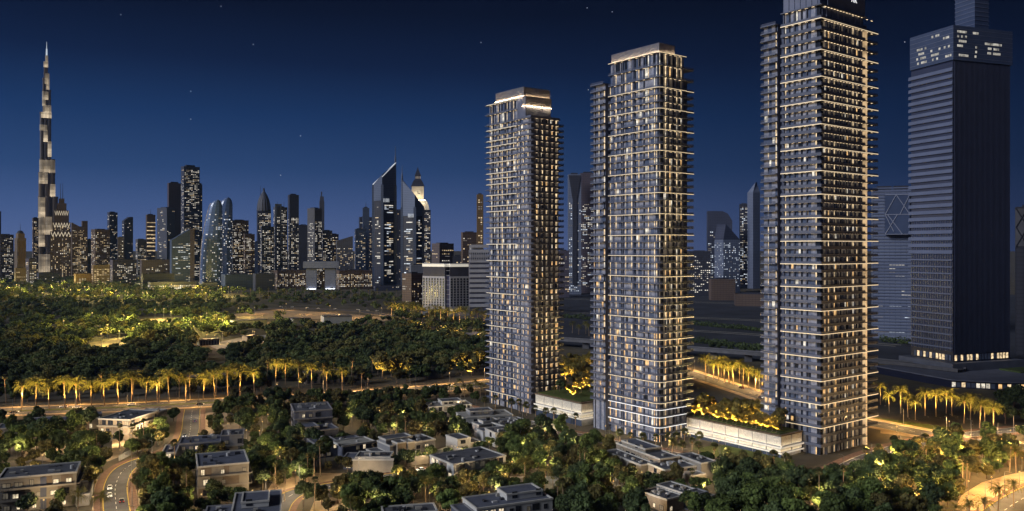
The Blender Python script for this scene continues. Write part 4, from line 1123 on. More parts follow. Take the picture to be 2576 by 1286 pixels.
b.box(xa+0.3, xb-0.3, 1224-1290, 1234-1290, 0, ZH(694,1224)); b.build('glass_bay', M('bay_glass',(0.06,0.065,0.13),0.25,0.15,0.1,spec=0.5), oo_)
for j in range(12):
    b = MB(); b.box(xa+0.2, xb-0.2, 1223.5-1290, 1224-1290, 8+j*7.0, 8.7+j*7.0); b.build('bay_mullion', m_wo, oo_)
o,w,d,H = far('striped_office','white office with dark horizontal window bands against the left residential tower',1182,1230,632,1180,0.0,5,'navy',0.0,cat='office')
b = None
for j in range(13):
    b = MB(); b.box(-0.8, w, -1.2, 0, 14+j*7.0, 18.2+j*7.0); b.build('white_band', m_wo, o)
b = MB(); b.box(w*0.05, w*0.7, 2, d*0.8, H, H+7); b.build('roof_box', m_wo, o)
b = MB()
for i in range(10): b.box(1+i*w/10.5, 1.9+i*w/10.5, -1.6, -1.2, H-13, H-2)
b.build('screen_fin', m_wo, o)
far('low_block','low lit entrance block at the foot of the white office building',1060,1230,790,1190,0.0,3,'steel',0.4,0.2,cw=5,ww=3.5,ch=5,wh=3.6,cat='building')
# --- towers glimpsed between the residential towers
o,w,d,H = far('notched_tower','tower with funnel-shaped notch at its top, seen between left and middle residential towers',1430,1462,440,1750,0.0,4,'steel',0.34,0.05,cool=0.7,ylit=500,run=2,cw=3.6,ww=2.2,ch=3.6)
b = MB(); b.add([(w*.02,-1.5,H-1),(w*.98,-1.5,H-1),(w*.68,-1.5,H-52),(w*.32,-1.5,H-52)],[(3,2,1,0)]); b.add([(w*.32,-1.5,H-52),(w*.68,-1.5,H-52),(w*.68,-1.5,20),(w*.32,-1.5,20)],[(3,2,1,0)]); b.add([(w*.02,0.1,H-1),(w*.98,0.1,H-1),(w*.68,0.1,H-52),(w*.32,0.1,H-52)],[(0,1,2,3)]); b.build('dark_notch', wallm('dark'), o)
far('apartment_tower','plain-topped tower right of the notched tower',1460,1500,437,1800,0.0,4,'plum',0.22,0.1,cool=0.4,ylit=512,run=3,cw=3.6,ww=2.4,ch=3.6)
far('low_block','lower dark block with golden window column behind the left residential tower',1405,1432,632,1650,0.0,4,'purple',0.2,0.9,cat='building')
o,w,d,H = far('curved_roof_tower','dusky tower with swept roof between middle and tallest residential towers',1781,1842,556,2000,0.0,4,'slate',0.26,0.0,cool=0.9,ylit=580,cw=4,ww=2.6,roof='none')
b = MB(); b.prism([(0,0)],0,0) if False else b.add([(0,0,H),(w,0,H),(w*.82,0,H+17),(w*.62,0,H+23),(0,0,H+24),(0,d,H),(w,d,H),(w*.82,d,H+17),(w*.62,d,H+23),(0,d,H+24)],[(0,1,2,3,4),(9,8,7,6,5),(1,6,7,2),(2,7,8,3),(3,8,9,4),(0,4,9,5)]); b.build('swept_roof', wallm('slate'), o)
o,w,d,H = far('gabled_tower','nearer dusky tower with slanted top below the swept roof tower',1797,1862,603,1800,0.35,32,'steel',0.30,0.0,cool=1.0,cw=3.4,ww=1.8,run=1,roof='none')
b = MB(); b.add([(0,0,H),(w,0,H),(0,d,H),(w,d,H),(w*.15,0,H+34),(w*.15,d,H+34)],[(0,1,4),(2,5,3),(0,4,5,2),(1,3,5,4)]); b.build('slanted_top', wallm('slate'), o)
far('slim_tower','slim tower with bright window columns and rounded cap',1861,1884,515,2100,0.0,4,'dark',0.55,0.1,cool=0.6,cw=4,ww=2.8)
o,w,d,H = far('pointed_slab_tower','tall unlit pointed slab left of the tallest residential tower',1880,1912,484,2000,0.45,40,'steel',0.0,roof='none')  # bluish wall colour has the fading by haze put into it
b = MB(); b.add([(0,0,H),(w,0,H),(w,d,H),(0,d,H),(w*0.6,d*0.3,ZH(458,2000)),(w*0.9,d*0.5,ZH(456,2000))],[(0,1,5,4),(1,2,5),(2,3,4,5),(3,0,4)]); b.build('pointed_roof', wallm('steel'), o)
far('apartment_block','dark block with white windows right of the middle residential tower',1736,1788,634,1700,0.0,4,'dark',0.28,0.1,cw=4,ww=2.4,cat='building')
far('low_block','brown low block below the swept roof tower',1783,1850,704,1550,0.1,12,'brown',0.0,cat='building')
far('low_block','long brown wall block beyond the highway',1850,1935,742,1400,0.0,3,'brown',0.0,cat='building')
# --- large dark office tower at right
DZ = 620.0; XZ = XW(2398, DZ)
RZ = math.atan2(0.3295, 0.944)
Z1 = thing('dark_office_tower','huge dark office tower at right with pale louvres on its left face','tower',(XZ,DZ,0),RZ,None)
ZT = 263.0; ZB = 12.0; AZ, BZ = 57.0, 40.5
m_zd = M('office_dark_glass', (0.016,0.020,0.046), 0.3, 0.2, 0.02, spec=0.4)
m_zw = M('office_left_glass', (0.035,0.042,0.080), 0.3, 0.2, 0.04, spec=0.5)
m_zl = M('louvre_metal', (0.105,0.128,0.215), 0.5, 0.12, 0.05)
m_ztop = M('office_top_glass', (0.055,0.075,0.140), 0.25, 0.15, 0.05, spec=0.5)
b = MB(); b.box(0.6, AZ, 0.6, BZ, ZB, 237); b.build('shaft', m_zd, Z1)
b = MB(); b.box(0.25, 0.55, 0.8, BZ-0.2, ZB+8, 236); b.build('left_glazing', m_zw, Z1)
lv = MB(); lv.add([(0.2,0.3,0),(0.2,BZ+1.6,0),(-1.0,0.3,0.25),(-1.0,BZ+1.6,0.25),(0.2,0.3,3.0),(0.2,BZ+1.6,3.0),(-0.6,0.3,2.9),(-0.6,BZ+1.6,2.9)],[(0,2,3,1),(2,6,7,3),(6,4,5,7),(0,4,6,2),(1,3,7,5),(0,1,5,4)])
lme = lv.mesh('louvre', m_zl)
lv2 = MB(); lv2.box(-0.9, 0.2, 0.3, BZ+1.6, 0, 1.1); lme2 = lv2.mesh('louvre', m_zl)
NZ = 42
for i in range(NZ):
    z = 22 + i*(234-22)/NZ
    link('louvre', lme if z > 88 else lme2, Z1, (0,0,z))
fn = MB(); fn.box(-0.14, 0.14, 0.1, 0.62, ZB+6, 236.6); fme = fn.mesh('fin', M('fin_metal',(0.030,0.036,0.070),0.5,0.1,0.1))
for i in range(46): link('fin', fme, Z1, (1.6+i*1.22, 0, 0))
lf = MB(); lf.box(-0.4, 0.3, -0.1, 0.1, ZB+8, 120); lfm = lf.mesh('mullion', m_zl)
for i in range(17): link('mullion', lfm, Z1, (0, 2+i*2.3, 0))
b = MB(); b.box(-0.4, AZ+1.6, -0.4, BZ+0.4, 237.3, ZT); b.build('glass_crown', m_ztop, Z1)
for i in range(7):
    b = MB(); b.wall_path([(-0.4,BZ),(-0.4,-0.4),(AZ+1.6,-0.4)], -0.12, 0.1, 239.6+i*3.5, 239.9+i*3.5); b.build('floor_line', m_zl, Z1)
m_zwin = M('office_crown_window', (0.2,0.2,0.2), 0.5, 0, emit=0.30, emit_col=(1.0,0.94,0.80), evar=0.8, escale=0.3)
rng = random.Random(21); wm = MB(); wm.box(-0.8,0.8,-0.08,0.08,0,1.7); wmx = wm.mesh('lit_window', m_zwin)
wm = MB(); wm.box(-0.08,0.08,-0.8,0.8,0,1.7); wmy = wm.mesh('lit_window', m_zwin)
for i in range(6):
    for (s0, s1) in ((3,14),(18,27),(31,49)):
        if rng.random() < 0.72:
            s = s0 + rng.random()*4
            while s < s1 - rng.random()*5:
                if rng.random() < 0.8: link('lit_window', wmx, Z1, (s,-0.5,240.2+i*3.5))
                s += 1.9
    for (s0, s1) in ((2,9),(12,20),(24,34)):
        if rng.random() < (0.75 if i < 4 else 0.35):
            s = s0 + rng.random()*3
            while s < s1:
                if rng.random() < 0.75: link('lit_window', wmy, Z1, (-0.5,s,240.2+i*3.5))
                s += 1.9
b = MB(); b.box(30, 44, 8, 26, ZT, 330); b.build('upper_shaft', m_ztop, Z1)
b = MB()
for i in range(20): b.box(29.7, 44.3, 7.7, 26.3, ZT+2+i*3.3, ZT+2.5+i*3.3)
b.build('upper_floor_line', m_zl, Z1)
# plinth and podium of that tower
b = MB(); b.box(-6, AZ+8, -5, BZ+6, 6, ZB+0.01); b.build('plinth', M('plinth_stone',(0.10,0.11,0.15),0.7,0.2,0.1), Z1)
rng = random.Random(8)
wmx2 = MB(); wmx2.box(-1.0,1.0,-0.1,0.1,0,4.2); wa = wmx2.mesh('lobby_window', m_lw); wb_ = wmx2.mesh('lobby_window', m_glass)
wmy2 = MB(); wmy2.box(-0.1,0.1,-1.0,1.0,0,4.2); wc = wmy2.mesh('lobby_window', m_lw); wd_ = wmy2.mesh('lobby_window', m_glass)
for i in range(18):
    link('lobby_window', wa if rng.random() < 0.38 else wb_, Z1, (3+i*3.0, 0.45, ZB+1.2))
for i in range(12):
    link('lobby_window', wc if rng.random() < 0.38 else wd_, Z1, (0.05, 3+i*3.0, ZB+1.2))
PD = thing('shop_podium','low dark podium with flat roof and lit shops under the huge dark office tower','podium',(XZ,DZ,0),RZ,None)
m_pdroof = M('podium_roof', (0.115,0.125,0.175), 0.8, 0.2, 0.1)
poly = [(-34,-30),(-12,-48),(20,-62),(34,-62),(66,-30),(66,40),(-34,40)]
b = MB(); b.prism([(p[0],p[1]) for p in poly], 0, 5.2); b.build('wall', m_zd, PD)
b = MB(); b.prism([(p[0]*1.03,p[1]*1.04-0.4) for p in poly], 5.2, 6.0); b.build('roof', m_pdroof, PD)
for e in range(3):
    a, c = Vector(poly[e]), Vector(poly[e+1]); d = (c-a).normalized(); n = Vector((d.y,-d.x)); L = (c-a).length
    for i in range(int(L/3)):
        p = a + d*(1.5+i*3) + n*0.1
        litw = rng.random() < 0.5
        w_ = MB(); w_.box(-1.15,1.15,-0.08,0.08,0,3.2)
        link('shop_window', w_.mesh('shop_window', rng.choice((m_lw,m_lw2,m_lwh)) if litw else m_glass), PD, (p.x,p.y,0.8), None, math.atan2(d.y,d.x))
b = MB(); b.box(36,64,-26,-8,6.0,7.2); b.build('hedge', m_leafs[2], PD)
block_rect(Vector((XZ,DZ)), Vector((0.944,0.3295)), Vector((-0.3295,0.944)), -36, 70, -64, 45)
# --- louvred tower behind with braced cube, and the braced sliver at the right edge
o,w,d,H = far('louvred_tower','grey louvred tower with glass cube behind the huge dark office tower',2196,2300,478,900,0.0,3,'steel',0.10,0.0,cool=0.6,ww=2.6,wh=0.5,cw=3,run=5,ylit=590,roof='none')
for i in range(46):
    b = MB(); b.box(-0.3, w, -0.9, 0, 8+i*3.4, 9.3+i*3.4); b.build('louvre', m_zl, o)
for i in range(2):
    b = MB(); b.box(w*0.1+i*w*.4, w*0.45+i*w*.4, 2, 10, H, H+4); b.build('roof_box', wallm('dark'), o)
cx0, cx1 = w*0.28, w*0.86; z0, z1 = ZH(590,890), ZH(491,890)
b = MB(); b.box(cx0, cx1, -9, -1, z0, z1); b.build('glass_cube', m_ztop, o)
br = MB(); zm = (z0+z1)/2; m_br = M('brace_metal',(0.30,0.32,0.42),0.5,0.1,0.1)
for (xa,za,xb,zb_) in ((cx0,zm,cx0+(cx1-cx0)*.45,z1),(cx0+(cx1-cx0)*.45,z1,cx1,zm),(cx0,z0,cx0+(cx1-cx0)*.5,zm),(cx0+(cx1-cx0)*.1,zm,cx0+(cx1-cx0)*.7,z0),(cx0,zm,cx0+(cx1-cx0)*.35,z0+3),(cx0+(cx1-cx0)*.6,zm,cx1,z1),(cx0,z1,cx1,z1),(cx0,z0,cx1,z0),(cx0,zm,cx1,zm)):
    br.tube([(xa,-9.4,za),(xb,-9.4,zb_)], 0.35, 4)
br.build('brace', m_br, o)
o,w,d,H = far('braced_tower','dark tower with a pale braced band cut by the right edge',2556,2640,524,760,0.0,2,'dark',0.03,cat='tower')
b = MB(); b.box(-0.6, w, -1.2, 0, ZH(620,760), ZH(525,760)); b.build('braced_band', M('band_glass',(0.10,0.10,0.115),0.4,0.2,0.1), o)
br = MB()
for q in range(4):
    xa = q*9.0
    for (za, zb_) in ((ZH(620,760),ZH(572,760)),(ZH(572,760),ZH(525,760))):
        br.tube([(xa,-1.6,za),(xa+9,-1.6,zb_)],0.5,4); br.tube([(xa+9,-1.6,za),(xa,-1.6,zb_)],0.5,4)
br.build('brace', wallm('dark'), o)
# --- flyover behind the towers
fp = smooth_path([G(1180,838,8), G(1420,853,8), G(1700,873,8), G(1930,890,8), G(2200,906,8), G(2420,930,8)], 5)
m_flyc = M('flyover_concrete', (0.10,0.10,0.115), 0.85, 0.2, 0.2)
FL = thing('flyover','grey concrete flyover crossing behind the residential towers','bridge',(0,0,0),0,None)
mb = MB(); raised(mb, fp, -6, 6, 6.4, 8.0); strip(mb, fp, -6, 6, 6.4); mb.build('deck', m_flyc, FL)
for s in (-1, 1):
    mb = MB(); raised(mb, fp, *sorted((s*5.6, s*6.0)), 8.0, 9.1); mb.build('parapet', m_flyc, FL)
for i in range(0, len(fp), 2):
    p = fp[i]; mb = MB(); mb.box(p.x-3, p.x+3, p.y-0.8, p.y+0.8, 0, 6.41); mb.build('pier', m_flyc, FL)
# --- stars
for i, (px, py) in enumerate(((304,37),(637,112),(1210,107),(1477,20),(556,16),(756,342),(706,441),(1480,226),(2276,106),(1915,424),(480,230),(1540,30),(480,300))):
    D = 12000.0
    b = MB(); b.cyl(0,0,5.5,5.5,-5.5,5.5,8)
    me = b.mesh('star', M('starlight',(1,1,1),0.5,0,emit=0.13,emit_col=(0.85,0.9,1.0)))
    s = link('star', me, None, (XW(px,D), D, ZH(py,D)))
    where = ('high above the needle skyscraper, second farthest left','above the gap left of centre','above and left of the leftmost residential tower','near the top edge left of the middle tower','at the top edge left of centre',
             'above the sail towers right side','above the bullet-topped tower','just left of the middle residential tower roof','between tallest tower and huge office tower','left of the tallest tower, low','right of the needle skyscraper, upper','near the top edge by the middle tower, right one','right of the needle skyscraper, lower')[i]
    tag(s, 'faint white star ' + where, 'star', 'faint stars')

# ------------------------------------------------------------------ villas
m_coping = M('pale_roof_coping', (0.44,0.43,0.41), 0.85, 0.15, 0.4)
m_panelb = M('brown_cladding_panel', (0.17,0.135,0.105), 0.8, 0.2, 0.6)
m_beige = M('beige_render', (0.245,0.222,0.190), 0.85, 0.15, 0.3)
m_sandw = M('sand_brick', (0.255,0.210,0.160), 0.9, 0.2, 0.8)
m_whitew = M('white_render', (0.44,0.44,0.44), 0.85, 0.12, 0.3)
m_greyw = M('grey_render', (0.20,0.20,0.215), 0.85, 0.15, 0.3)
m_darkw = M('dark_blue_grey_render', (0.085,0.095,0.135), 0.85, 0.2, 0.3)
m_roofd = M('dark_roof_felt', (0.085,0.088,0.105), 0.9, 0.25, 0.3)
m_roofb = M('blue_grey_roof', (0.095,0.105,0.145), 0.9, 0.2, 0.3)
m_roofl = M('pale_roof', (0.30,0.29,0.27), 0.9, 0.2, 0.3)
m_unit = M('rooftop_unit', (0.40,0.40,0.41), 0.7, 0.1, 0.5)
m_frame = M('window_frame_dark', (0.035,0.035,0.04), 0.5, 0.0)
m_vlit = M('villa_window_lit', (0.4,0.38,0.33), 0.5, 0, emit=0.70, emit_col=(1.0,0.82,0.54), evar=0.6, escale=0.9)
m_vdim = M('villa_window_curtain', (0.24,0.22,0.18), 0.5, 0.15, 0.6, emit=0.05, emit_col=(1.0,0.85,0.6), evar=0.7, escale=0.6)
WMESH = {}
def win_meshes(w, h, mat):
    k = (w, h, mat.name)
    if k not in WMESH:
        f = MB(); t = 0.12
        f.box(-w/2-t, w/2+t, -0.10, 0.06, -t, 0); f.box(-w/2-t, w/2+t, -0.10, 0.06, h, h+t)
        f.box(-w/2-t, -w/2, -0.10, 0.06, 0, h); f.box(w/2, w/2+t, -0.10, 0.06, 0, h); f.box(-0.05, 0.05, -0.085, 0.06, 0, h)
        p = MB(); p.box(-w/2, w/2, -0.04, 0.05, 0, h)
        WMESH[k] = (f.mesh('window', m_frame), p.mesh('pane', mat))
    return WMESH[k]
def add_window(o, x, y, z, ang, w, h, mat):
    fm, pm = win_meshes(w, h, mat)
    f = link('window', fm, o, (x, y, z), None, ang); link('pane', pm, f, (0,0,0))
def villa(label, fl, fr, z, boxes, group='flat-roofed villas', name='villa', seed=0):
    """fl, fr: picture positions of the front roof corners at height z.  boxes: (x0,x1,y0,y1,h,wall,roof,faces,lit) ; a None x1 = full front length"""
    a, c = G(*fl, z), G(*fr, z)
    ax = Vector((c.x-a.x, c.y-a.y)); L = ax.length; ax.normalize(); ay = Vector((-ax.y, ax.x))
    ang = math.atan2(ax.y, ax.x)
    o = thing(name, label, 'villa', (a.x, a.y, 0), ang, group)
    rng = random.Random(seed*77+5)
    for (x0, x1, y0, y1, h, wall, roof, faces, lit) in boxes:
        if x1 is None: x1 = L
        elif x1 < 0 and x0 >= 0: x1 = L + x1
        zb = 0.0
        if isinstance(h, tuple): zb, h = h
        b = MB(); b.box(x0, x1, y0, y1, zb, h-0.25); b.build('wall', wall, o)
        b = MB(); t = 0.35; e = 0.22
        b.box(x0-e, x1+e, y0-e, y0+t, h-0.3, h+0.35); b.box(x0-e, x1+e, y1-t, y1+e, h-0.3, h+0.35)
        b.box(x0-e, x0+t, y0+t, y1-t, h-0.3, h+0.35); b.box(x1-t, x1+e, y0+t, y1-t, h-0.3, h+0.35); b.build('parapet', m_coping if wall is not m_darkw else m_greyw, o)
        b = MB(); b.box(x0+t, x1-t, y0+t, y1-t, h-0.3, h-0.05); b.build('roof', roof, o)
        if (x1-x0)*(y1-y0) > 90 and zb == 0:
            for q in range(rng.randint(6,11)):
                ux, uy = rng.uniform(x0+2, x1-3.5), rng.uniform(y0+2, y1-3.5); s1, s2 = rng.uniform(0.8,2.4), rng.uniform(0.8,1.8)
                b = MB(); b.box(ux, ux+s1, uy, uy+s2, h-0.05, h+rng.uniform(0.3,1.1)); b.build('rooftop_unit', rng.choice((m_unit, m_metal, m_roofl, m_dmetal)), o)
            b = MB(); b.cyl(x0+rng.uniform(2,x1-x0-2), y0+rng.uniform(2,y1-y0-2), 0.7, 0.7, h-0.05, h+1.3, 10); b.build('water_tank', m_unit, o)
        fh = 3.5; nf = max(1, int((h-zb)/fh + 0.3))
        for face in faces:
            Lf = (x1-x0) if face in 'fb' else (y1-y0)
            for fl_ in range(nf):
                zz = zb + fl_*(h-zb)/nf + 0.75
                s = rng.uniform(1.2, 2.2)
                while s < Lf - 1.6:
                    w = rng.choice((1.2, 1.8, 2.6)); hh = rng.choice((1.5, 2.1))
                    if s + w > Lf - 0.5: break
                    if rng.random() < 0.74:
                        r = rng.random(); m = m_vlit if r < lit*1.7+0.06 else (m_vdim if r < lit*1.7+0.42 else m_glassd)
                        q = s + w/2
                        if face == 'f': add_window(o, x0+q, y0-0.02, zz, 0, w, hh, m)
                        elif face == 'b': add_window(o, x0+q, y1+0.02, zz, math.pi, w, hh, m)
                        elif face == 'l': add_window(o, x0-0.02, y0+q, zz, -math.pi/2, w, hh, m)
                        else: add_window(o, x1+0.02, y0+q, zz, math.pi/2, w, hh, m)
                    s += w + rng.uniform(0.9, 2.6)
            if h > 9 and zb == 0:
                for q in range(3*nf):
                    fl_ = q % nf; z_a, z_b = fl_*h/nf+0.12, (fl_+1)*h/nf-0.25; s = rng.uniform(0.4, Lf-4.5); w = rng.uniform(1.6, 4.0); b = MB()
                    pr = 0.02+0.002*(q//nf)
                    if face == 'f': b.box(x0+s, x0+s+w, y0-pr, y0, z_a, z_b)
                    elif face == 'r': b.box(x1, x1+pr, y0+s, y0+s+w, z_a, z_b)
                    elif face == 'l': b.box(x0-pr, x0, y0+s, y0+s+w, z_a, z_b)
                    b.build('cladding_panel', m_panelb if wall is not m_darkw else m_greyw, o)
            if nf >= 2 and zb == 0 and face in 'fr' and h > 9:
                for fl_ in range(1, nf):
                    zz = fl_*h/nf
                    b = MB()
                    if face == 'f': b.box(x0-0.1, x1+0.1, y0-1.3, y0-0.01, zz-0.15, zz+0.05); b.box(x0-0.1, x1+0.1, y0-1.3, y0-1.2, zz+0.05, zz+0.55)
                    else: b.box(x1+0.01, x1+1.3, y0-0.1, y1+0.1, zz-0.15, zz+0.05); b.box(x1+1.2, x1+1.3, y0-0.1, y1+0.1, zz+0.05, zz+0.55)
                    b.build('balcony', m_beige if wall is not m_darkw else m_greyw, o)
        block_rect(Vector((a.x,a.y)), ax, ay, x0, x1, y0, y1, 1.6)
    return o, L
VG = 'flat-roofed villas'
o, L = villa('three-storey beige apartment house with lit white windows at bottom left corner', (-5,1206), (192,1188), 12.5, [(0,None,0,16,12.5,m_beige,m_roofd,'fr',0.30),(25.5,30,-2,18,4.2,m_conc,m_roofl,'',0)], seed=1, name='apartment_house')
b = MB(); b.box(13.6,15.6,-0.25,0.0,0,11.8); b.build('recess_shade_strip', m_darkw, o)  # dark strip on the front, a recess's shade put into colour
villa('two-storey sand-coloured house lit warm beside the side street', (248,1054), (326,1057), 10.5, [(0,None,0,24.5,10.5,m_sandw,m_roofd,'fr',0.05),(2,14,25,38,8.5,m_beige,m_roofl,'r',0.0)], seed=2, name='apartment_house')
villa('dark grey three-storey house with brown roof among trees left of centre', (740,1036), (836,1030), 12, [(0,None,0,22,12,m_darkw,m_roofd,'fl',0.12)], seed=3, name='apartment_house')
o, L = villa('beige three-storey house with dark roof and lit lower windows, left of centre bottom', (497,1176), (626,1164), 12, [(0,None,0,22,12,m_beige,m_roofb,'frl',0.22)], seed=4, name='apartment_house')
villa('dark blue terraced villa behind the beige three-storey house', (450,1118), (612,1108), 7, [(0,18,0,14,7,m_darkw,m_roofb,'f',0.05),(18.1,None,2,14,9.3,m_darkw,m_roofd,'fr',0.0),(-6,-0.1,-12,4,6,m_greyw,m_roofb,'lf',0.1),(4,16,14.2,22,5.5,m_darkw,m_roofd,'',0)], seed=5)
villa('blue-grey roofed villa with white parapet cut by the bottom edge', (580,1300), (706,1290), 8, [(0,None,0,27,8,m_whitew,m_roofb,'fr',0.1),(-9,-0.1,6,20,6,m_darkw,m_roofb,'f',0.6),(3,12,8,20,(8.1,10.0),m_whitew,m_roofb,'f',0.2),(-12,-0.2,20.2,27,3.4,m_beige,m_roofl,'f',0)], seed=6)
villa('modern villa with two tall beige blocks beyond the villa lane', (981,1118), (1095,1101), 8.5, [(0,None,0,13,7.6,m_greyw,m_roofd,'f',0.1),(3.0,7.6,-1.6,4,8.8,m_sandw,m_roofd,'',0),(7.8,11.4,-2.4,4,8.6,m_beige,m_roofl,'',0),(0.5,14,5,12.5,(7.7,9.4),m_greyw,m_roofd,'',0),(-6,-0.1,1,12,4.6,m_greyw,m_roofd,'f',0)], seed=7)
villa('low villa behind a long beige wall beside the villa lane', (887,1157), (989,1157), 5.5, [(0,None,0,1.2,5.5,m_beige,m_beige,'',0),(1,16,1.3,11,6.3,m_greyw,m_roofd,'f',0.2),(-5,0.8,5,14,5.0,m_darkw,m_roofb,'f',0.1)], seed=8)
villa('pale house with dark flat roof and light left face right of the villa lane', (1141,1170), (1272,1147), 10, [(0,None,0,19,10,m_whitew,m_roofd,'fl',0.12)], seed=9, name='apartment_house')
villa('small white pavilion with a row of tall windows', (1151,1106), (1184,1101), 6, [(0,None,0,11,6,m_whitew,m_roofd,'fl',0.25),(6.2,14,1,9,3.2,m_whitew,m_roofl,'f',0)], seed=10, name='pavilion')
villa('long white villa farthest back in the white villa row', (1080,1022), (1187,1015), 7, [(0,None,0,14,6.4,m_whitew,m_roofl,'fl',0.1),(8,20,2,11,(6.5,8.6),m_whitew,m_roofd,'f',0)], seed=11)
villa('white villa with pale roof terraces below the leftmost tower', (1165,1050), (1290,1042), 7, [(0,None,0,15,6.6,m_whitew,m_roofl,'fl',0.1),(5,18,4,13,(6.7,8.8),m_greyw,m_roofd,'f',0.1),(18,27,-2,4,5.0,m_whitew,m_roofb,'f',0)], seed=12)
villa('white cubic villa nearest the pavilion in the white villa row', (1246,1090), (1310,1083), 7, [(0,None,0,12,7,m_whitew,m_roofd,'fl',0.12),(-1,10,12.2,20,5.4,m_whitew,m_roofb,'l',0)], seed=13)
villa('white villa at the right end of the white villa row below the first podium', (1335,1076), (1401,1066), 6, [(0,None,0,9,6.0,m_whitew,m_roofl,'fl',0.1),(-12,3,6,18,7.0,m_greyw,m_roofd,'fl',0.1),(4,14,9.2,18,4.6,m_whitew,m_roofl,'',0)], seed=14)
villa('blue-lit flat villa in the middle of the white villa row', (1205,1066), (1320,1052), 7.4, [(0,None,0,7.5,6.6,m_greyw,m_roofb,'f',0.2),(3,12,1,6.5,(6.7,7.9),m_whitew,m_roofb,'f',0)], seed=15)
villa('white and blue stepped villa at bottom centre', (1200,1278), (1390,1252), 8, [(0,None,0,14,7.6,m_whitew,m_roofb,'fr',0.12),(13,27,4,13,(7.7,9.8),m_whitew,m_roofb,'f',0.1),(-5,-0.1,2,12,6,m_darkw,m_roofb,'f',0)], seed=16)
villa('long beige villa with white roof edges right of centre', (1661,1156), (1725,1147), 8, [(0,10,0,33,8,m_sandw,m_roofd,'fl',0.05),(-7,-0.1,4,32,5.4,m_beige,m_roofd,'fl',0.06),(1,9,12,30,(8.1,9.6),m_beige,m_roofb,'l',0.0)], seed=17)
villa('beige cube villa beside the tower lawn', (1764,1166), (1801,1161), 8, [(0,None,0,16,8,m_beige,m_roofd,'l',0.0),(-16,-0.1,3,15,6.2,m_sandw,m_roofd,'fl',0.06),(-8,-0.2,-3,2.9,4.4,m_sandw,m_roofl,'f',0)], seed=18)
villa('low dark villa with carport nearest the bottom right tree belt', (1762,1254), (1798,1245), 6, [(0,None,0,22,5.8,m_greyw,m_roofd,'fl',0.05),(-9,-0.1,8,22,5.0,m_sandw,m_roofd,'fl',0.05),(0.5,5,1,6,(5.9,7.2),m_darkw,m_roofd,'',0)], seed=19)
villa('flat roof slice of a villa at the bottom edge left of centre', (965,1296), (1100,1286), 6, [(0,None,0,9,6,m_greyw,m_roofd,'f',0)], seed=20)
villa('long low dark-roofed villa at the far left by the boulevard', (-8,1076), (128,1066), 6, [(0,None,0,14,5.2,m_greyw,m_roofb,'f',0.05),(14,None,3,13,(5.3,7.2),m_beige,m_roofb,'',0)], seed=21)
villa('low navy-roofed villa between the far-left villa and the sand-coloured house', (150,1058), (250,1050), 6, [(0,None,0,11,5.6,m_beige,m_roofb,'f',0.05),(3,20,3,10,(5.7,7.2),m_darkw,m_roofb,'',0)], seed=22)
villa('single-storey garage roof below the sand-coloured house', (185,1119), (282,1108), 4.5, [(0,None,0,8,4.5,m_greyw,m_roofd,'f',0)], seed=23)
villa('navy blue villa in front of the dark grey three-storey house', (775,1086), (852,1078), 6, [(0,None,0,13,6,m_darkw,m_roofb,'f',0.1),(-4,6,2,12,(6.1,7.6),m_darkw,m_roofb,'',0)], seed=24)
villa('grey villa with broad overhanging roof and a lit roof spot', (868,1118), (935,1108), 7, [(0,None,0,18,6.0,m_darkw,m_roofb,'f',0.15),(-2,14.5,-1.5,10,(6.1,6.7),m_whitew,m_roofl,'',0)], seed=25)
villa('shaded villa with curtained windows below the navy blue villa', (795,1119), (852,1112), 6.5, [(0,None,0,13,6.5,m_darkw,m_roofb,'f',0.25)], seed=26)
# small dwellings and walls of the park
def park_block(label, fl, fr, z, dep, arches, name, wall=m_sandw):
    a, c = G(*fl, z), G(*fr, z); ax = Vector((c.x-a.x, c.y-a.y)); L = ax.length
    o = thing(name, label, 'building', (a.x, a.y, 0), math.atan2(ax.y, ax.x), 'low park buildings')
    b = MB(); b.box(0,L,0,dep,0,z-0.4); b.build('wall', wall, o)
    b = MB(); b.box(-0.4,L+0.4,-0.4,dep+0.4,z-0.4,z+0.3); b.build('roof', m_roofd, o)
    for i in range(arches):
        b = MB(); w = L/arches*0.42; x = L*(i+0.5)/arches; b.box(x-w/2,x+w/2,-0.12,0.05,0.4,z-1.4); b.build('opening', m_frame, o)
    ax.normalize(); block_rect(Vector((a.x,a.y)), ax, Vector((-ax.y,ax.x)), 0, L, 0, dep, 4)
    return o
park_block('sand-coloured pavilion with tall dark openings behind the palm row', (768,941), (866,936), 7.5, 14, 6, 'pavilion')
park_block('dark arcade half hidden behind the palm row, left of centre', (470,950), (600,943), 8, 12, 9, 'arcade_building', m_greyw)
park_block('pale arcaded lodge in the park wood', (503,855), (552,852), 6, 10, 7, 'lodge', m_beige)
park_block('smaller pale lodge right of the arcaded lodge in the park', (622,846), (648,843), 6, 8, 3, 'lodge', m_beige)
park_block('flat-roofed pale shed at the far edge of the park', (815,797), (885,795), 9, 30, 0, 'shed', m_whitew)
park_block('pale low shed left of the flat-roofed pale shed', (737,802), (782,800), 8, 20, 0, 'shed', m_whitew)
park_block('long pale shed half behind park trees', (592,808), (672,804), 8, 20, 0, 'shed', m_whitew)
park_block('white hut at the far left end of the shop row', (340,712), (352,712), 14, 20, 0, 'hut', m_whitew)
def garden_wall(label, pts, h, mat):
    P = [G(*p) for p in pts]; o0 = P[0]
    b = MB(); path = [Vector((p.x-o0.x, p.y-o0.y)) for p in P]
    b.wall_path(path, 0, 0.35, 0, h)
    o = b.build('garden_wall', mat); o.location = (o0.x, o0.y, 0)
    tag(o, label, 'wall', 'garden walls'); c = MB(); c.wall_path(path, -0.08, 0.5, h, h+0.14); c.build('coping', m_kerbw, o)
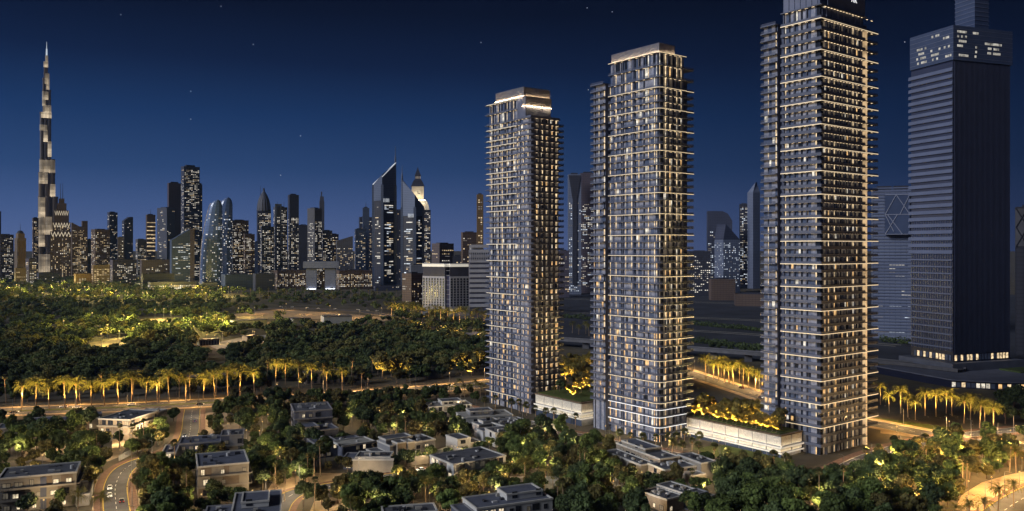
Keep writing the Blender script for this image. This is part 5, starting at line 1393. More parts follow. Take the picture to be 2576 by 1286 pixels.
garden_wall('beige garden wall along the villa lane right of the low villa', [(992,1178),(1078,1166)], 3.6, m_beige)
garden_wall('pale garden wall beside the pale house', [(1090,1148),(1128,1136),(1170,1142)], 2.4, m_whitew)
garden_wall('pale garden wall crossing the trees left of the white villa row', [(1040,1062),(1120,1082),(1150,1092)], 2.2, m_whitew)
garden_wall('pale garden wall in front of the long beige villa', [(1560,1212),(1620,1228),(1700,1256),(1760,1276)], 2.6, m_beige)
garden_wall('pale garden wall by the bend of the side street', [(300,1160),(352,1134),(372,1120)], 2.4, m_whitew)
garden_wall('pale garden wall right of the bottom left apartment house', [(200,1262),(232,1216)], 2.2, m_whitew)

# ------------------------------------------------------------------ vehicles
m_tyre = M('tyre', (0.02,0.02,0.02), 0.9, 0.0)
m_carglass = M('car_glass', (0.02,0.025,0.03), 0.1, 0.0, spec=0.6)
m_head = M('headlight', (0.9,0.9,0.9), 0.3, 0, emit=5.0, emit_col=(1.0,0.95,0.85))
m_tail = M('taillight', (0.4,0.02,0.02), 0.3, 0, emit=1.2, emit_col=(1.0,0.08,0.04))
def car_meshes():
    prof = [(-2.2,0.35),(-2.25,0.75),(-1.75,0.92),(-1.2,0.98),(1.0,0.98),(1.75,0.88),(2.2,0.72),(2.25,0.35)]
    b = MB(); n = len(prof)
    rings = []
    for y, s in ((-0.9,0.93),(-0.84,1.0),(0.84,1.0),(0.9,0.93)):
        rings.append([(x, y, 0.35+(z-0.35)*s) for x, z in prof])
    b.loft([list(r) for r in rings]); body = b
    c = MB(); c.loft([[(-1.75,-0.80,0.93),(1.05,-0.80,0.93),(1.05,0.80,0.93),(-1.75,0.80,0.93)],[(-1.15,-0.64,1.38),(0.35,-0.64,1.38),(0.35,0.64,1.38),(-1.15,0.64,1.38)]])
    r = MB(); r.loft([[(-1.2,-0.66,1.37),(0.4,-0.66,1.37),(0.4,0.66,1.37),(-1.2,0.66,1.37)],[(-1.0,-0.58,1.46),(0.2,-0.58,1.46),(0.2,0.58,1.46),(-1.0,0.58,1.46)]])
    w = MB(); w.loft([[(0.33*math.cos(q*math.pi/6),y,0.33+0.33*math.sin(q*math.pi/6)) for q in range(12)] for y in (-0.11,0.11)])
    h = MB(); h.box(2.16,2.27,-0.22,0.22,0.60,0.74)
    t = MB(); t.box(-2.28,-2.18,-0.2,0.2,0.66,0.82)
    return body, c.mesh('cabin_glass', m_carglass), r, w.mesh('wheel', m_tyre), h.mesh('headlight', m_head), t.mesh('taillight', m_tail)
CAR = car_meshes(); CARM = {}
def car(label, p, ang, colname, col, group='cars on the roads'):
    if colname not in CARM:
        m = M('car_paint_'+colname, col, 0.3, 0.0, spec=0.6)
        CARM[colname] = (CAR[0].mesh('body', m), CAR[2].mesh('roof', m))
    o = thing('car', label, 'car', (p[0], p[1], 0.06), ang, group)
    link('body', CARM[colname][0], o); link('cabin_glass', CAR[1], o); link('roof', CARM[colname][1], o)
    for x in (-1.35, 1.4):
        for y in (-0.82, 0.82): link('wheel', CAR[3], o, (x, y, 0))
    for y in (-0.62, 0.62): link('headlight', CAR[4], o, (0, y, 0)); link('taillight', CAR[5], o, (0, y, 0))
def on_path(path, py, lat, fwd=1):
    """point of a path nearest to the ground line of picture height py, shifted sideways"""
    D = CAMH*F/(py-HY); best = min(range(len(path)-1), key=lambda i: abs((path[i].y+path[i+1].y)/2 - D))
    d = (path[best+1]-path[best]).normalized(); t = (D-path[best].y)/(path[best+1].y-path[best].y) if abs(path[best+1].y-path[best].y) > 1e-3 else 0.5
    p = path[best].lerp(path[best+1], max(0, min(1, t))) + Vector((-d.y, d.x))*lat*1.0
    return p, math.atan2(d.y, d.x) + (0 if fwd > 0 else math.pi)
def on_path_x(path, px, lat, fwd=1):
    best = min(range(len(path)-1), key=lambda i: abs(PX((path[i]+path[i+1])/2) - px))
    d = (path[best+1]-path[best]).normalized(); p = (path[best]+path[best+1])/2 + Vector((-d.y, d.x))*lat
    return p, math.atan2(d.y, d.x) + (0 if fwd > 0 else math.pi)
W_, K_, B_ = ('white',(0.75,0.75,0.75)), ('dark',(0.03,0.03,0.035)), ('blue',(0.05,0.14,0.32))
car('white car with lit headlights, farther of the two coming down the side street', *on_path(p_side, 1229, -2.0, 1), *W_)
car('white car with lit headlights, nearer of the two coming down the side street', *on_path(p_side, 1248, -2.0, 1), *W_)
car('dark car driving up the side street past the white cars', *on_path(p_side, 1265, 2.0, -1), *K_)
car('blue car on the side street near the boulevard junction', *on_path(p_side, 1062, 2.0, -1), *B_)
car('dark car parked at the side street bend below the blue car', *on_path(p_side, 1098, -2.0, 1), *K_)
for px, lat, c, lab in ((330,5,W_,'white car on the boulevard left of the junction'),(520,-6,K_,'dark car on the boulevard right of the junction'),(640,5,W_,'white car on the boulevard before the garden trees'),(760,-5,W_,'white car on the near boulevard lane by the pavilion'),(900,5,K_,'dark car on the far boulevard lane right of the pavilion'),(40,-5,K_,'dark car on the boulevard at the far left'),(150,6,W_,'white car on the boulevard near the far left palms'),(172,3,W_,'white car just right of another on the left boulevard'),(1120,-6,W_,'white car on the boulevard left of the leftmost tower'),
                        (1150,4,W_,'white car on the far lane of the boulevard left of the leftmost tower'),(1085,5,K_,'dark car on the boulevard among the garden trees'),(215,-5,W_,'white car on the near lane of the left boulevard')):
    car(lab, *on_path_x(p_boul, px, lat, 1 if lat < 0 else -1), *c)
car('dark car on the rear avenue behind the golden garden, farther one', *on_path_x(p_back, 1850, 3, -1), *K_)
car('dark car on the rear avenue behind the golden garden, nearer one', *on_path_x(p_back, 1925, -3, 1), *K_)
car('white car with headlights turning on the villa lane by the pale house', *on_path_x(p_low, 1062, 2, -1), *W_)
car('dark car at the bottom bend of the villa lane', *on_path_x(p_low, 790, -6.5, 1), *K_)
# tall flat truck trailers in the far yard are too small; parked cars by the sheds instead
fr = p_boul
for i, px in enumerate((706, 735, 772, 800, 842, 900, 925, 948)):
    D = CAMH*F/(772-HY+i*1.6)
    car('pale car parked in the lit yard beyond the sheds, ' + nth(i+1) + ' from the left', (XW(px,D), D), 0.3, *W_, group='cars in the far yard')

# ------------------------------------------------------------------ lamps
def spot_data(name, W, col, ang, blend=0.6, r=0.25):
    d = bpy.data.lights.new(name, 'SPOT'); d.energy = W; d.color = col; d.spot_size = R(ang); d.spot_blend = blend; d.shadow_soft_size = r; return d
def point_data(name, W, col, r=0.3):
    d = bpy.data.lights.new(name, 'POINT'); d.energy = W; d.color = col; d.shadow_soft_size = r; return d
AMBER, GOLDEN, SOFT = (1.0,0.58,0.20), (1.0,0.66,0.17), (1.0,0.74,0.42)
lp = MB(); lp.cyl(0,0,0.12,0.07,0,9.0,8); pole_me = lp.mesh('pole', m_metal)
la = MB(); la.tube([(0,0,8.9),(0.7,0,9.3),(1.8,0,9.35)], 0.05, 6); arm_me = la.mesh('arm', m_metal)
lh = MB(); lh.loft([[(1.5,-0.14,9.28),(2.5,-0.10,9.30),(2.5,0.10,9.30),(1.5,0.14,9.28)],[(1.5,-0.16,9.42),(2.45,-0.10,9.38),(2.45,0.10,9.38),(1.5,0.16,9.42)]]); head_me = lh.mesh('lamp_head', m_dmetal)
lg = MB(); lg.box(1.6,2.4,-0.09,0.09,9.22,9.275); glow_me = lg.mesh('lamp_glass', m_lamp)
LAMPS = {}
def street_lamp(p, ang, kind, watts, col, group, sc=1.0):
    if (kind, watts) not in LAMPS: LAMPS[(kind, watts)] = spot_data('street_light', watts, col, 160, 0.5, 0.3)
    o = thing('street_lamp', '', 'lamp', (p[0], p[1], 0.1), ang, group, sc)
    link('pole', pole_me, o); link('arm', arm_me, o); h = link('lamp_head', head_me, o); link('lamp_glass', glow_me, h)
    l = link('street_light', LAMPS[(kind, watts)], o, (2.0, 0, 9.1))
    return o
def lamp_row(path, step, lat, kind, watts, col, group, text, x0=-1e9, x1=1e9, start=0):
    objs = []; acc = start
    pp = offs(path, lat)
    for i in range(len(pp)-1):
        a, b = pp[i], pp[i+1]; L = (b-a).length
        t = step - acc
        while t < L:
            q = a.lerp(b, t/L)
            if x0 < PX(q) < x1 and q.y > 60:
                d = (b-a); ang = math.atan2(d.y, d.x) + (-math.pi/2 if lat > 0 else math.pi/2)
                objs.append(street_lamp(q, ang, kind, watts, col, group))
            t += step
        acc = (acc + L) % step
    label_row(objs, text)
    return objs
lamp_row(p_boul, 30, 12.6, 'b', 15000, AMBER, 'boulevard street lamps', 'slim boulevard street lamp on the park side', -80, 1240)
lamp_row(p_boul, 34, -12.6, 'b', 12000, AMBER, 'boulevard street lamps', 'slim boulevard street lamp on the villa side', -80, 1240, 15)
lamp_row(p_side, 26, 5.0, 's', 8000, SOFT, 'side street lamps', 'street lamp lining the side street', -80, 700)
lamp_row(p_low, 26, 5.0, 's', 8000, SOFT, 'villa lane lamps', 'street lamp lining the villa lane', 600, 1200)
lamp_row(p_front, 30, -5.6, 'f', 8000, SOFT, 'tower road lamps', 'street lamp on the road in front of the towers', 1150, 2600)
lamp_row(p_back, 24, 8.6, 'b', 24000, AMBER, 'rear avenue lamps', 'amber street lamp on the rear avenue', 1660, 2620)
lamp_row(p_br, 22, 6.4, 'c', 16000, AMBER, 'corner road lamps', 'amber street lamp by the bottom right corner road', 2400, 2680)
# park lamps and added fill lamps: short posts with a globe
gp = MB(); gp.cyl(0,0,0.10,0.07,0,5.0,6); gpm = gp.mesh('post', m_metal)
gg = MB(); gg.loft([[(0.32*math.sin(t)*math.cos(q*math.pi/4)+0,0.32*math.sin(t)*math.sin(q*math.pi/4),5.3-0.32*math.cos(t)) for q in range(8)] for t in (0.15,0.7,1.3,1.9,2.5,3.0)]); ggm = gg.mesh('globe', m_lamp)
PL = {}; LAMP_AT = []
def park_or_fill_lamp(p, W, col=GOLDEN, group='park lamps', z=0.0, sc=1.0):
    if (W, col) not in PL: PL[(W, col)] = point_data('park_or_fill_light', W, col, 0.35)
    LAMP_AT.append((p[0], p[1], 2.6))
    o = thing('park_or_fill_lamp', '', 'lamp', (p[0], p[1], z), 0, group, sc)
    link('post', gpm, o); link('globe', ggm, o); link('park_or_fill_light', PL[(W, col)], o, (0, 0, 5.9))
    return o
far_l = []; PARKC = (1.0,0.78,0.20)
rr0 = random.Random(3)
for i in range(46):
    far_l.append(park_or_fill_lamp(G(-20+i*13.4+rr0.uniform(-8,8), rr0.choice((718,724,731,738,745,754,764))+rr0.uniform(-3,3)), 66000, PARKC, sc=3.4))
label_row(far_l, 'golden globe lamp in the far park wood')
mid_l = [park_or_fill_lamp(G(px, py), 62000, PARKC, sc=2.6) for px, py in ((420,838),(480,842),(505,826),(560,836),(350,846),(270,850),(160,838),(312,822),(300,868),(255,876),(390,806),(412,802),(430,812),(520,815),(545,820),(462,830),(600,800),(232,815))]
label_row(mid_l, 'globe lamp beside a sandy park path')
yard_l = [park_or_fill_lamp(G(px, py), 15000, AMBER, 'yard lamps', sc=1.8) for px, py in ((850,808),(820,806),(760,810),(630,816),(660,812),(540,868),(520,866),(636,856),(640,790),(720,780),(770,792),(830,786),(905,800),(960,792),(1000,800),(560,862),(640,858),(1060,832),(1110,842),(1160,850),(1210,862))]
label_row(yard_l, 'amber lamp in the open yard beyond the park')
def scatter_fill_lamps(x0, x1, y0, y1, n, W, col, group, text, seed, mg=4.5, gap=16):  # lamps added at random spots to warm the foreground
    rr = random.Random(seed); out = []; pts = []
    for t in range(n*40):
        if len(out) >= n: break
        p = G(rr.uniform(x0,x1), rr.uniform(y0,y1))
        if any(inside(p, poly) for poly in BLOCK) or any(min(seg_d(p, poly[i-1], poly[i]) for i in range(len(poly))) < mg for poly in BLOCK): continue
        if any(seg_d(p, pts_[i], pts_[i+1]) < hw for pts_, hw in ROADS for i in range(len(pts_)-1)): continue
        if any((p.x-a)**2+(p.y-b)**2 < gap*gap for a, b in pts): continue
        pts.append((p.x,p.y)); out.append(park_or_fill_lamp(p, W, col, group))
    label_row(out, text)
WARM = (1.0,0.72,0.40)
label_row([park_or_fill_lamp(G(*q), 9000, WARM, 'lamps of the sand-coloured house') for q in ((408,1072),(372,1100),(300,1122),(250,1124))], 'lamp lighting the sand-coloured house')
scatter_fill_lamps(-40, 640, 1085, 1300, 30, 3600, WARM, 'added villa fill lamps', 'added fill lamp among the left villas', 1)
scatter_fill_lamps(640, 1240, 1045, 1300, 36, 3600, WARM, 'added villa fill lamps', 'added fill lamp among the middle villas', 2)
scatter_fill_lamps(1240, 1820, 1085, 1300, 30, 3600, WARM, 'added villa fill lamps', 'added fill lamp in the gardens before the middle tower', 3)
scatter_fill_lamps(1820, 2230, 1195, 1310, 14, 3600, WARM, 'grove lamps', 'added fill lamp in the belt below the tallest tower', 4)
scatter_fill_lamps(2200, 2580, 1085, 1300, 30, 9500, AMBER, 'right grove lamps', 'added amber fill lamp in the right-hand grove', 5, gap=13)

# ------------------------------------------------------------------ plants: meshes
def leaf_cloud(rng, lobes_, n_per, s0, s1, shell=0.55):
    V, Fc = [], []
    for (c, r) in lobes_:
        n = n_per
        d = rng.normal(size=(n,3)); d /= np.linalg.norm(d, axis=1)[:,None]
        rad = (shell + (1-shell)*rng.random(n)**0.6)[:,None]
        p = np.array(c) + d*rad*np.array(r)
        nr = d + rng.normal(size=(n,3))*0.55; nr /= np.linalg.norm(nr, axis=1)[:,None]
        t = np.cross(nr, rng.normal(size=(n,3))); t /= np.linalg.norm(t, axis=1)[:,None]
        b = np.cross(nr, t)
        s = (s0 + (s1-s0)*rng.random(n))[:,None]
        q = np.stack([p - t*s - b*s*0.6, p + t*s*0.9 - b*s*0.7, p + t*s*1.1 + b*s*0.6, p - t*s*0.8 + b*s*0.8], 1)
        V.append(q.reshape(-1,3))
    V = np.concatenate(V)
    return V
def quads_mesh(name, V, mat):
    n = len(V)//4
    me = bpy.data.meshes.new(name)
    me.vertices.add(len(V)); me.vertices.foreach_set('co', V.astype(np.float32).ravel())
    me.loops.add(4*n); me.loops.foreach_set('vertex_index', np.arange(4*n, dtype=np.int32))
    me.polygons.add(n); me.polygons.foreach_set('loop_start', np.arange(0,4*n,4,dtype=np.int32)); me.polygons.foreach_set('loop_total', np.full(n,4,dtype=np.int32))
    mats = mat if isinstance(mat, (list, tuple)) else [mat]
    for m in mats: me.materials.append(m)
    me.update(calc_edges=True); me.validate()
    return me
TREES = list(LAMP_AT)
def make_tree_kind(seed, h, rx, mat, n_lobes=15, npl=190, low=0.32, s=(0.18,0.46), tall=1.0):
    rng = np.random.default_rng(seed); rr = random.Random(seed)
    lob = []; z0 = h*low; cz = (h+z0)/2; rz = (h-z0)/2
    for i in range(n_lobes):
        a = rr.uniform(0, 2*math.pi); u = rr.uniform(-0.85, 0.95); k = math.sqrt(max(0.05,1-u*u))*rr.uniform(0.45,0.95)
        r = rr.uniform(0.26, 0.46)*rx
        lob.append(((math.cos(a)*k*rx*0.78, math.sin(a)*k*rx*0.78, cz+u*rz*0.8), (r*1.1, r*1.1, r*rr.uniform(0.7,0.95)*tall)))
    crown = quads_mesh('crown', leaf_cloud(rng, lob, npl, *s), mat)
    b = MB(); lean = rr.uniform(-0.4,0.4)
    b.tube([(0,0,-0.2),(lean*0.3,0.1,z0*0.6),(lean*0.6,0.1,z0*1.1),(lean,0,h*0.72)], [0.30*rx/4,0.22*rx/4,0.18*rx/4,0.05], 7)
    for i in range(5):
        c = lob[rr.randrange(len(lob))][0]
        b.tube([(lean*0.5,0.1,z0*0.95),(c[0]*0.5,c[1]*0.5,(z0+c[2])*0.5),(c[0]*0.9,c[1]*0.9,c[2])], [0.14*rx/4,0.09*rx/4,0.03], 5)
    return dict(trunk=b.mesh('trunk', m_trunk), crown=crown, r=rx, h=h)
KINDS = {
 'round':  [make_tree_kind(1,9.0,4.2,m_leafs[0]), make_tree_kind(2,10.0,4.6,m_leafs[0],17), make_tree_kind(3,8.0,3.8,m_leafs[0],13)],
 'olive':  [make_tree_kind(4,8.5,3.9,m_leafs[1],13,160), make_tree_kind(5,7.5,3.5,m_leafs[1],11,150)],
 'dark':   [make_tree_kind(6,9.5,4.6,m_leafs[2],16), make_tree_kind(7,8.2,4.2,m_leafs[2],14)],
 'tall':   [make_tree_kind(8,12.5,3.9,m_leafs[0],18,170,0.36,tall=1.3), make_tree_kind(9,11.5,3.6,m_leafs[1],16,170,0.38,tall=1.3)],
 'gold':   [make_tree_kind(10,6.5,2.9,m_leafgold,12,170,0.34,(0.14,0.36)), make_tree_kind(11,5.6,2.5,m_leafgold,10,160,0.36,(0.14,0.34))],
 'small':  [make_tree_kind(12,5.0,2.1,m_leafs[1],9,130,0.45,(0.14,0.32))],
}
DESC = {'round':'rounded mid-green leafy tree','olive':'loose olive-green tree','dark':'dense dark green tree','tall':'tall upright green tree','gold':'golden lit garden tree','small':'small clipped street tree'}
def plant_tree(kind, p, sc, rz, group, z=0.0, cat='tree', name='broadleaf_tree', i=0):
    k = KINDS[kind][i % len(KINDS[kind])]
    o = thing(name, '', cat, (p[0], p[1], z), rz, group, (sc, sc, sc*random.uniform(0.9,1.12)))
    link('trunk', k['trunk'], o); link('crown', k['crown'], o)
    TREES.append((p[0], p[1], k['r']*sc)); o['_k'] = kind
    return o
def finish_labels(objs, where):
    by = {}
    for o in objs: by.setdefault(o['_k'], []).append(o)
    for k, os_ in by.items():
        label_row(os_, DESC.get(k, k) + ' ' + where)
    for o in objs: del o['_k']
def scatter(where, poly, n, mix, smin=0.8, smax=1.2, group=None, near=0.62, roads=True, tries=60, seed=0):
    rr = random.Random(seed*131+n); xs = [p[0] for p in poly]; ys = [p[1] for p in poly]; objs = []
    kinds = [k for k, c in mix for _ in range(c)]
    for i in range(n):
        for t in range(tries):
            q = (rr.uniform(min(xs),max(xs)), rr.uniform(min(ys),max(ys)))
            if not inside(q, poly): continue
            p = G(*q); kd = rr.choice(kinds); sc = rr.uniform(smin, smax); r = KINDS[kd][0]['r']*sc
            if not free(p, r*0.35, roads): continue
            if any((p.x-a)**2+(p.y-b)**2 < (near*(r+c))**2 for a, b, c in TREES): continue
            objs.append(plant_tree(kd, p, sc, rr.uniform(0,6.28), group or ('trees '+where), i=rr.randrange(9))); break
    finish_labels(objs, where)
    return objs
GROVE = []
def grove(poly, n, mix, smin=0.8, smax=1.2, near=0.62, roads=True, tries=60, seed=0):
    """the smaller-looking trees past the three hundred largest: joined into one mass later"""
    rr = random.Random(seed*131+n); xs = [p[0] for p in poly]; ys = [p[1] for p in poly]
    kinds = [k for k, c in mix for _ in range(c)]
    for i in range(n):
        for t in range(tries):
            q = (rr.uniform(min(xs),max(xs)), rr.uniform(min(ys),max(ys)))
            if not inside(q, poly): continue
            p = G(*q); kd = rr.choice(kinds); sc = rr.uniform(smin, smax); r = KINDS[kd][0]['r']*sc
            if not free(p, r*0.35, roads): continue
            if any((p.x-a)**2+(p.y-b)**2 < (near*(r+c))**2 for a, b, c in TREES): continue
            TREES.append((p.x, p.y, r)); GROVE.append((kd, rr.randrange(9), p.x, p.y, sc, rr.uniform(0,6.28))); break
def build_grove():
    parts = {}
    rng = np.random.default_rng(5)
    tb = MB()
    for kd, i, x, y, sc, a in GROVE:
        k = KINDS[kd][i % len(KINDS[kd])]; me = k['crown']; n = len(me.vertices)
        co = np.empty(n*3, dtype=np.float32); me.vertices.foreach_get('co', co); co = co.reshape(-1,4,3)
        co = co[rng.random(len(co)) < 0.55]; cen = co.mean(1, keepdims=True); co = cen + (co-cen)*1.3
        ca, sa = math.cos(a)*sc, math.sin(a)*sc
        out = np.stack([co[...,0]*ca-co[...,1]*sa+x, co[...,0]*sa+co[...,1]*ca+y, co[...,2]*sc], -1)
        parts.setdefault(me.materials[0].name, []).append(out.reshape(-1,3))
        tb.tube([(x,y,-0.2),(x+0.1,y,k['h']*sc*0.3),(x+0.2,y,k['h']*sc*0.6)], [0.28*sc,0.2*sc,0.08], 6)
    names = list(parts); V = np.concatenate([np.concatenate(parts[m]) for m in names])
    me = quads_mesh('grove', V, [MATS[m] for m in names])
    idx = np.concatenate([np.full(sum(len(q) for q in parts[m])//4, j, dtype=np.int32) for j, m in enumerate(names)])
    me.polygons.foreach_set('material_index', idx)
    o = link('grove', me, None, None, 'stuff'); o['label'] = 'massed garden and park-edge trees along both sides of the boulevard'; o['category'] = 'grove'
    t = tb.build('grove_trunk', m_trunk, o, kind='stuff')
# palms
def date_palm(seed, h=13.5, fr=7.0, nf=60):
    rr = random.Random(seed); b = MB()
    b.tube([(0,0,-0.2),(0.05,0,h*0.4),(0.1,0.05,h*0.8),(0.1,0.05,h)], [0.36,0.28,0.28,0.40], 8)
    sk = MB()
    for i in range(18):
        a = rr.uniform(0,6.28); sk.tube([(0.1,0.05,h-0.2),(0.1+0.75*math.cos(a),0.05+0.75*math.sin(a),h-0.9-rr.random()*0.5)], [0.30,0.16], 4)
    V = []
    for i in range(nf):
        a = rr.uniform(0,6.28); el = rr.uniform(-0.45,1.35); L = fr*rr.uniform(0.85,1.12)*(0.8 if el > 1.0 else 1)
        d = Vector((math.cos(a),math.sin(a),0)); side = Vector((-math.sin(a),math.cos(a),0)); pts = []
        for q in range(10):
            t = q/9; e = el - 1.35*t*t*(1.15 if el > 0 else 0.8)
            pts.append((pts[-1] + (d*math.cos(e)+Vector((0,0,1))*math.sin(e))*(L/9)) if pts else Vector((0.1,0.05,h)))
        for q in range(9):
            p0, p1 = pts[q], pts[q+1]; w = 0.62*math.sin(math.pi*min(1,(q+1.2)/10.5))**0.7
            dn = Vector((0,0,-0.42*w))
            for s in (-1, 1):
                fw = (p1-p0)*1.0
                V += [p0, p0+(p1-p0)*0.5, p0+(p1-p0)*0.85+side*s*w+dn+fw*0.6, p0+side*s*w*0.72+dn*0.8+fw*0.9]
    return dict(trunk=b.mesh('trunk', m_ptrunk), skirt=sk.mesh('frond_skirt', m_palmdry), crown=quads_mesh('crown', np.array([tuple(v) for v in V]), m_palm))
def fan_palm(seed, h=15.0, R_=1.75, nf=34, tr=0.20):
    rr = random.Random(seed); b = MB()
    b.tube([(0,0,-0.2),(0.12,0,h*0.5),(0.2,0.05,h)], [tr*1.35,tr,tr*0.9], 7)
    V = []; c = Vector((0.2,0.05,h))
    for i in range(nf):
        a = rr.uniform(0,6.28); el = rr.uniform(-0.7,1.4)
        d = Vector((math.cos(a)*math.cos(el),math.sin(a)*math.cos(el),math.sin(el)))
        side = d.cross(Vector((0,0,1))).normalized() if abs(d.z) < 0.98 else Vector((1,0,0)); up = side.cross(d)
        base = c + d*R_*0.45
        for q in range(5):
            t = -0.9+q*0.45; t2 = t+0.4
            e0 = base+(d*math.cos(t)+side*math.sin(t))*R_*0.6*rr.uniform(0.85,1.1)-Vector((0,0,0.22*abs(t)))
            e1 = base+(d*math.cos(t2)+side*math.sin(t2))*R_*0.6*rr.uniform(0.85,1.1)-Vector((0,0,0.22*abs(t2)))
            V += [base-d*R_*0.15, base+d*0.02, e1, e0]
    sk = MB()
    for i in range(12):
        a = rr.uniform(0,6.28); sk.tube([(0.2,0.05,h-0.1),(0.2+0.55*math.cos(a),0.05+0.55*math.sin(a),h-1.1-rr.random()*0.4)], [0.16,0.12], 4)
    return dict(trunk=b.mesh('trunk', m_ptrunk), skirt=sk.mesh('leaf_skirt', m_palmdry), crown=quads_mesh('crown', np.array([tuple(v) for v in V]), m_fan))
DATE = [date_palm(1), date_palm(2,12.8,7.2), date_palm(3,14,6.6)]
FAN = [fan_palm(4), fan_palm(5,14.0,1.6), fan_palm(6,16.0,1.9)]
TOPI = [fan_palm(7,5.6,2.1,44,0.17), fan_palm(8,6.2,2.0,44,0.17)]
upf = MB(); upf.cyl(0,0,0.22,0.26,0,0.3,8); up_body = upf.mesh('housing', m_dmetal)
upg = MB(); upg.cyl(0,0,0.2,0.2,0.301,0.32,8); up_glass = upg.mesh('lens', m_lamp)
UP = {}
def uplight(p, W, col, ang=70, group='ground uplights', z=0.0, tilt=None):
    if (W, col, ang) not in UP: UP[(W, col, ang)] = spot_data('uplight', W, col, ang, 0.7, 0.35)
    o = thing('ground_uplight', '', 'uplight', (p[0], p[1], z), 0, group)
    link('housing', up_body, o); link('lens', up_glass, o)
    l = link('uplight', UP[(W, col, ang)], o, (0,0,0.45)); l.rotation_euler = (math.pi, 0, 0)
    if tilt: l.rotation_euler = Vector((-tilt[0],-tilt[1],-tilt[2])).to_track_quat('Z','Y').to_euler()
    return o
def palm(kind, p, sc, group, z=0.0, i=0):
    k = {'date':DATE,'fan':FAN,'topiary':TOPI}[kind][i % (2 if kind == 'topiary' else 3)]
    o = thing({'date':'date_palm','fan':'fan_palm','topiary':'fan_palm'}[kind], '', 'palm', (p[0], p[1], z), random.uniform(0,6.28), group, sc)
    link('trunk', k['trunk'], o); link('skirt' if False else 'dry_skirt', k['skirt'], o); link('crown', k['crown'], o)
    TREES.append((p[0], p[1], 1.2))
    return o
def sc_of(kind, sc): return sc*(0.5 if kind == 'topiary' else 1.0)
def lit_palms(lst, kind, sc, group, W, col, text, ang=62, uptext=None, zz=0.0):
    objs, ups = [], []
    for i, (px, py) in enumerate(lst):
        p = G(px, py, zz); s = sc*random.uniform(0.84,1.12)
        objs.append(palm(kind, p, s, group, zz, i))
        objs[-1].rotation_euler = (random.uniform(-0.05,0.05), random.uniform(-0.05,0.05), random.uniform(0,6.28))
        Wi = W*random.choice((0.45,0.8,1.0,1.25))
        if W: 
            q = Vector((p.x+random.uniform(-2.5,2.5), p.y-5.0*sc_of(kind, sc)))
            ups.append(uplight(q, Wi, col, ang, 'ground uplights', zz, tilt=(p.x-q.x, p.y-q.y, {'date':14.0,'fan':15.0,'topiary':5.0}[kind]*sc)))
    label_row(objs, text)
    if ups: label_row(ups, uptext or ('small ground uplight below ' + text.split(' ', 1)[1] if False else 'small ground uplight at the foot of the ' + text))
    return objs

# ------------------------------------------------------------------ palms in their rows
random.seed(21)
d_row = [(56,1026),(123,1030),(163,1029),(230,1023),(297,1018),(367,1015),(425,1013),(511,1007),(573,999),(603,996),(578+25,974),(693,972),(718,970),(784,978),(861,984),(90,1030),(195,1026),(263,1021),(332,1017),(396,1014),(468,1010),(540,1003),(640,986),(752,976),(822,982)]
lit_palms(d_row, 'date', 1.14, 'boulevard date palms', 88000, GOLDEN, 'golden lit date palm on the boulevard', 52, 'ground uplight under a boulevard date palm')
f_row = [(15,1014),(53,1034),(89,1011),(201,1016),(257,1004),(333,1016),(400,1013),(451,998),(479,1008),(543,996),(637,977),(670,965),(751,968),(812,977),(840,962),(884,963),(909,992),(936,948),(951,945)]
lit_palms(f_row, 'fan', 1.06, 'boulevard fan palms', 60000, AMBER, 'slim fan palm on the boulevard', 24, 'ground uplight under a boulevard fan palm')
r_row = [(2215,1018),(2237,1036),(2266,1040),(2284,1050),(2303,1056),(2327,1046),(2355,1048),(2380,1040),(2395,1046),(2425,1065),(2464,1077),(2499,1087),(2441,1056),(2478,1072)]
lit_palms(r_row, 'date', 0.92, 'right row date palms', 80000, GOLDEN, 'golden lit date palm in the right-hand row', 56, 'ground uplight under a right-hand row palm')
b_row = [(1776,952),(1795,957),(1808,960),(1822,963),(1834,967),(1845,969),(1869,974),(1883,977),(1900,984),(1917,989),(1815,948),(1860,962)]
lit_palms(b_row, 'date', 0.98, 'rear avenue date palms', 75000, GOLDEN, 'golden lit date palm behind the roof garden', 56, 'ground uplight under a rear avenue palm')
far_row = [(985+i*15.5, 800+i*1.9) for i in range(16)]
lit_palms(far_row, 'date', 1.45, 'far lane palms', 40000, GOLDEN, 'small far palm in the row by the white office', 70, 'ground uplight under a far lane palm')
dk = [(560+i*23, 752+(i%3)*2) for i in range(20)]
lit_palms(dk, 'fan', 1.3, 'unlit far palms', 0, GOLDEN, 'dark unlit far palm along the park edge')
dk2 = [(1440,838),(1456,842),(1474,840),(1482,846)]
lit_palms(dk2, 'date', 0.8, 'unlit roadside palms', 0, GOLDEN, 'dark unlit palm on the ramp between left and middle towers')
# street trees in front of the towers
t_front = [(1220,1030),(1246,1028),(1287,1038),(1306,1040),(1325,1046),(1348,1052),(1372,1060),(1394,1064),(1421,1070),(1447,1076),(1560,1118),(1586,1122),(1616,1128),(1650,1130),(1682,1124),(1702,1128),(1716,1148),(1741,1138),(1757,1152),(1796,1162),(1832,1170),(1870,1178),(1760,1126),(1722,1120),(1690,1146)]
lit_palms(t_front, 'topiary', 1.0, 'clipped fan palms before the towers', 620, SOFT, 'round-headed street palm before the towers', 80, 'ground uplight under a street palm')
t_r = [(1905,1182),(1945,1186),(1980,1188),(2180,1166),(2212,1160),(2250,1146),(2290,1150),(2330,1136)]
lit_palms(t_r, 'topiary', 1.05, 'fan palms beside the tallest tower', 0, SOFT, 'round-headed palm at the foot of the tallest tower')
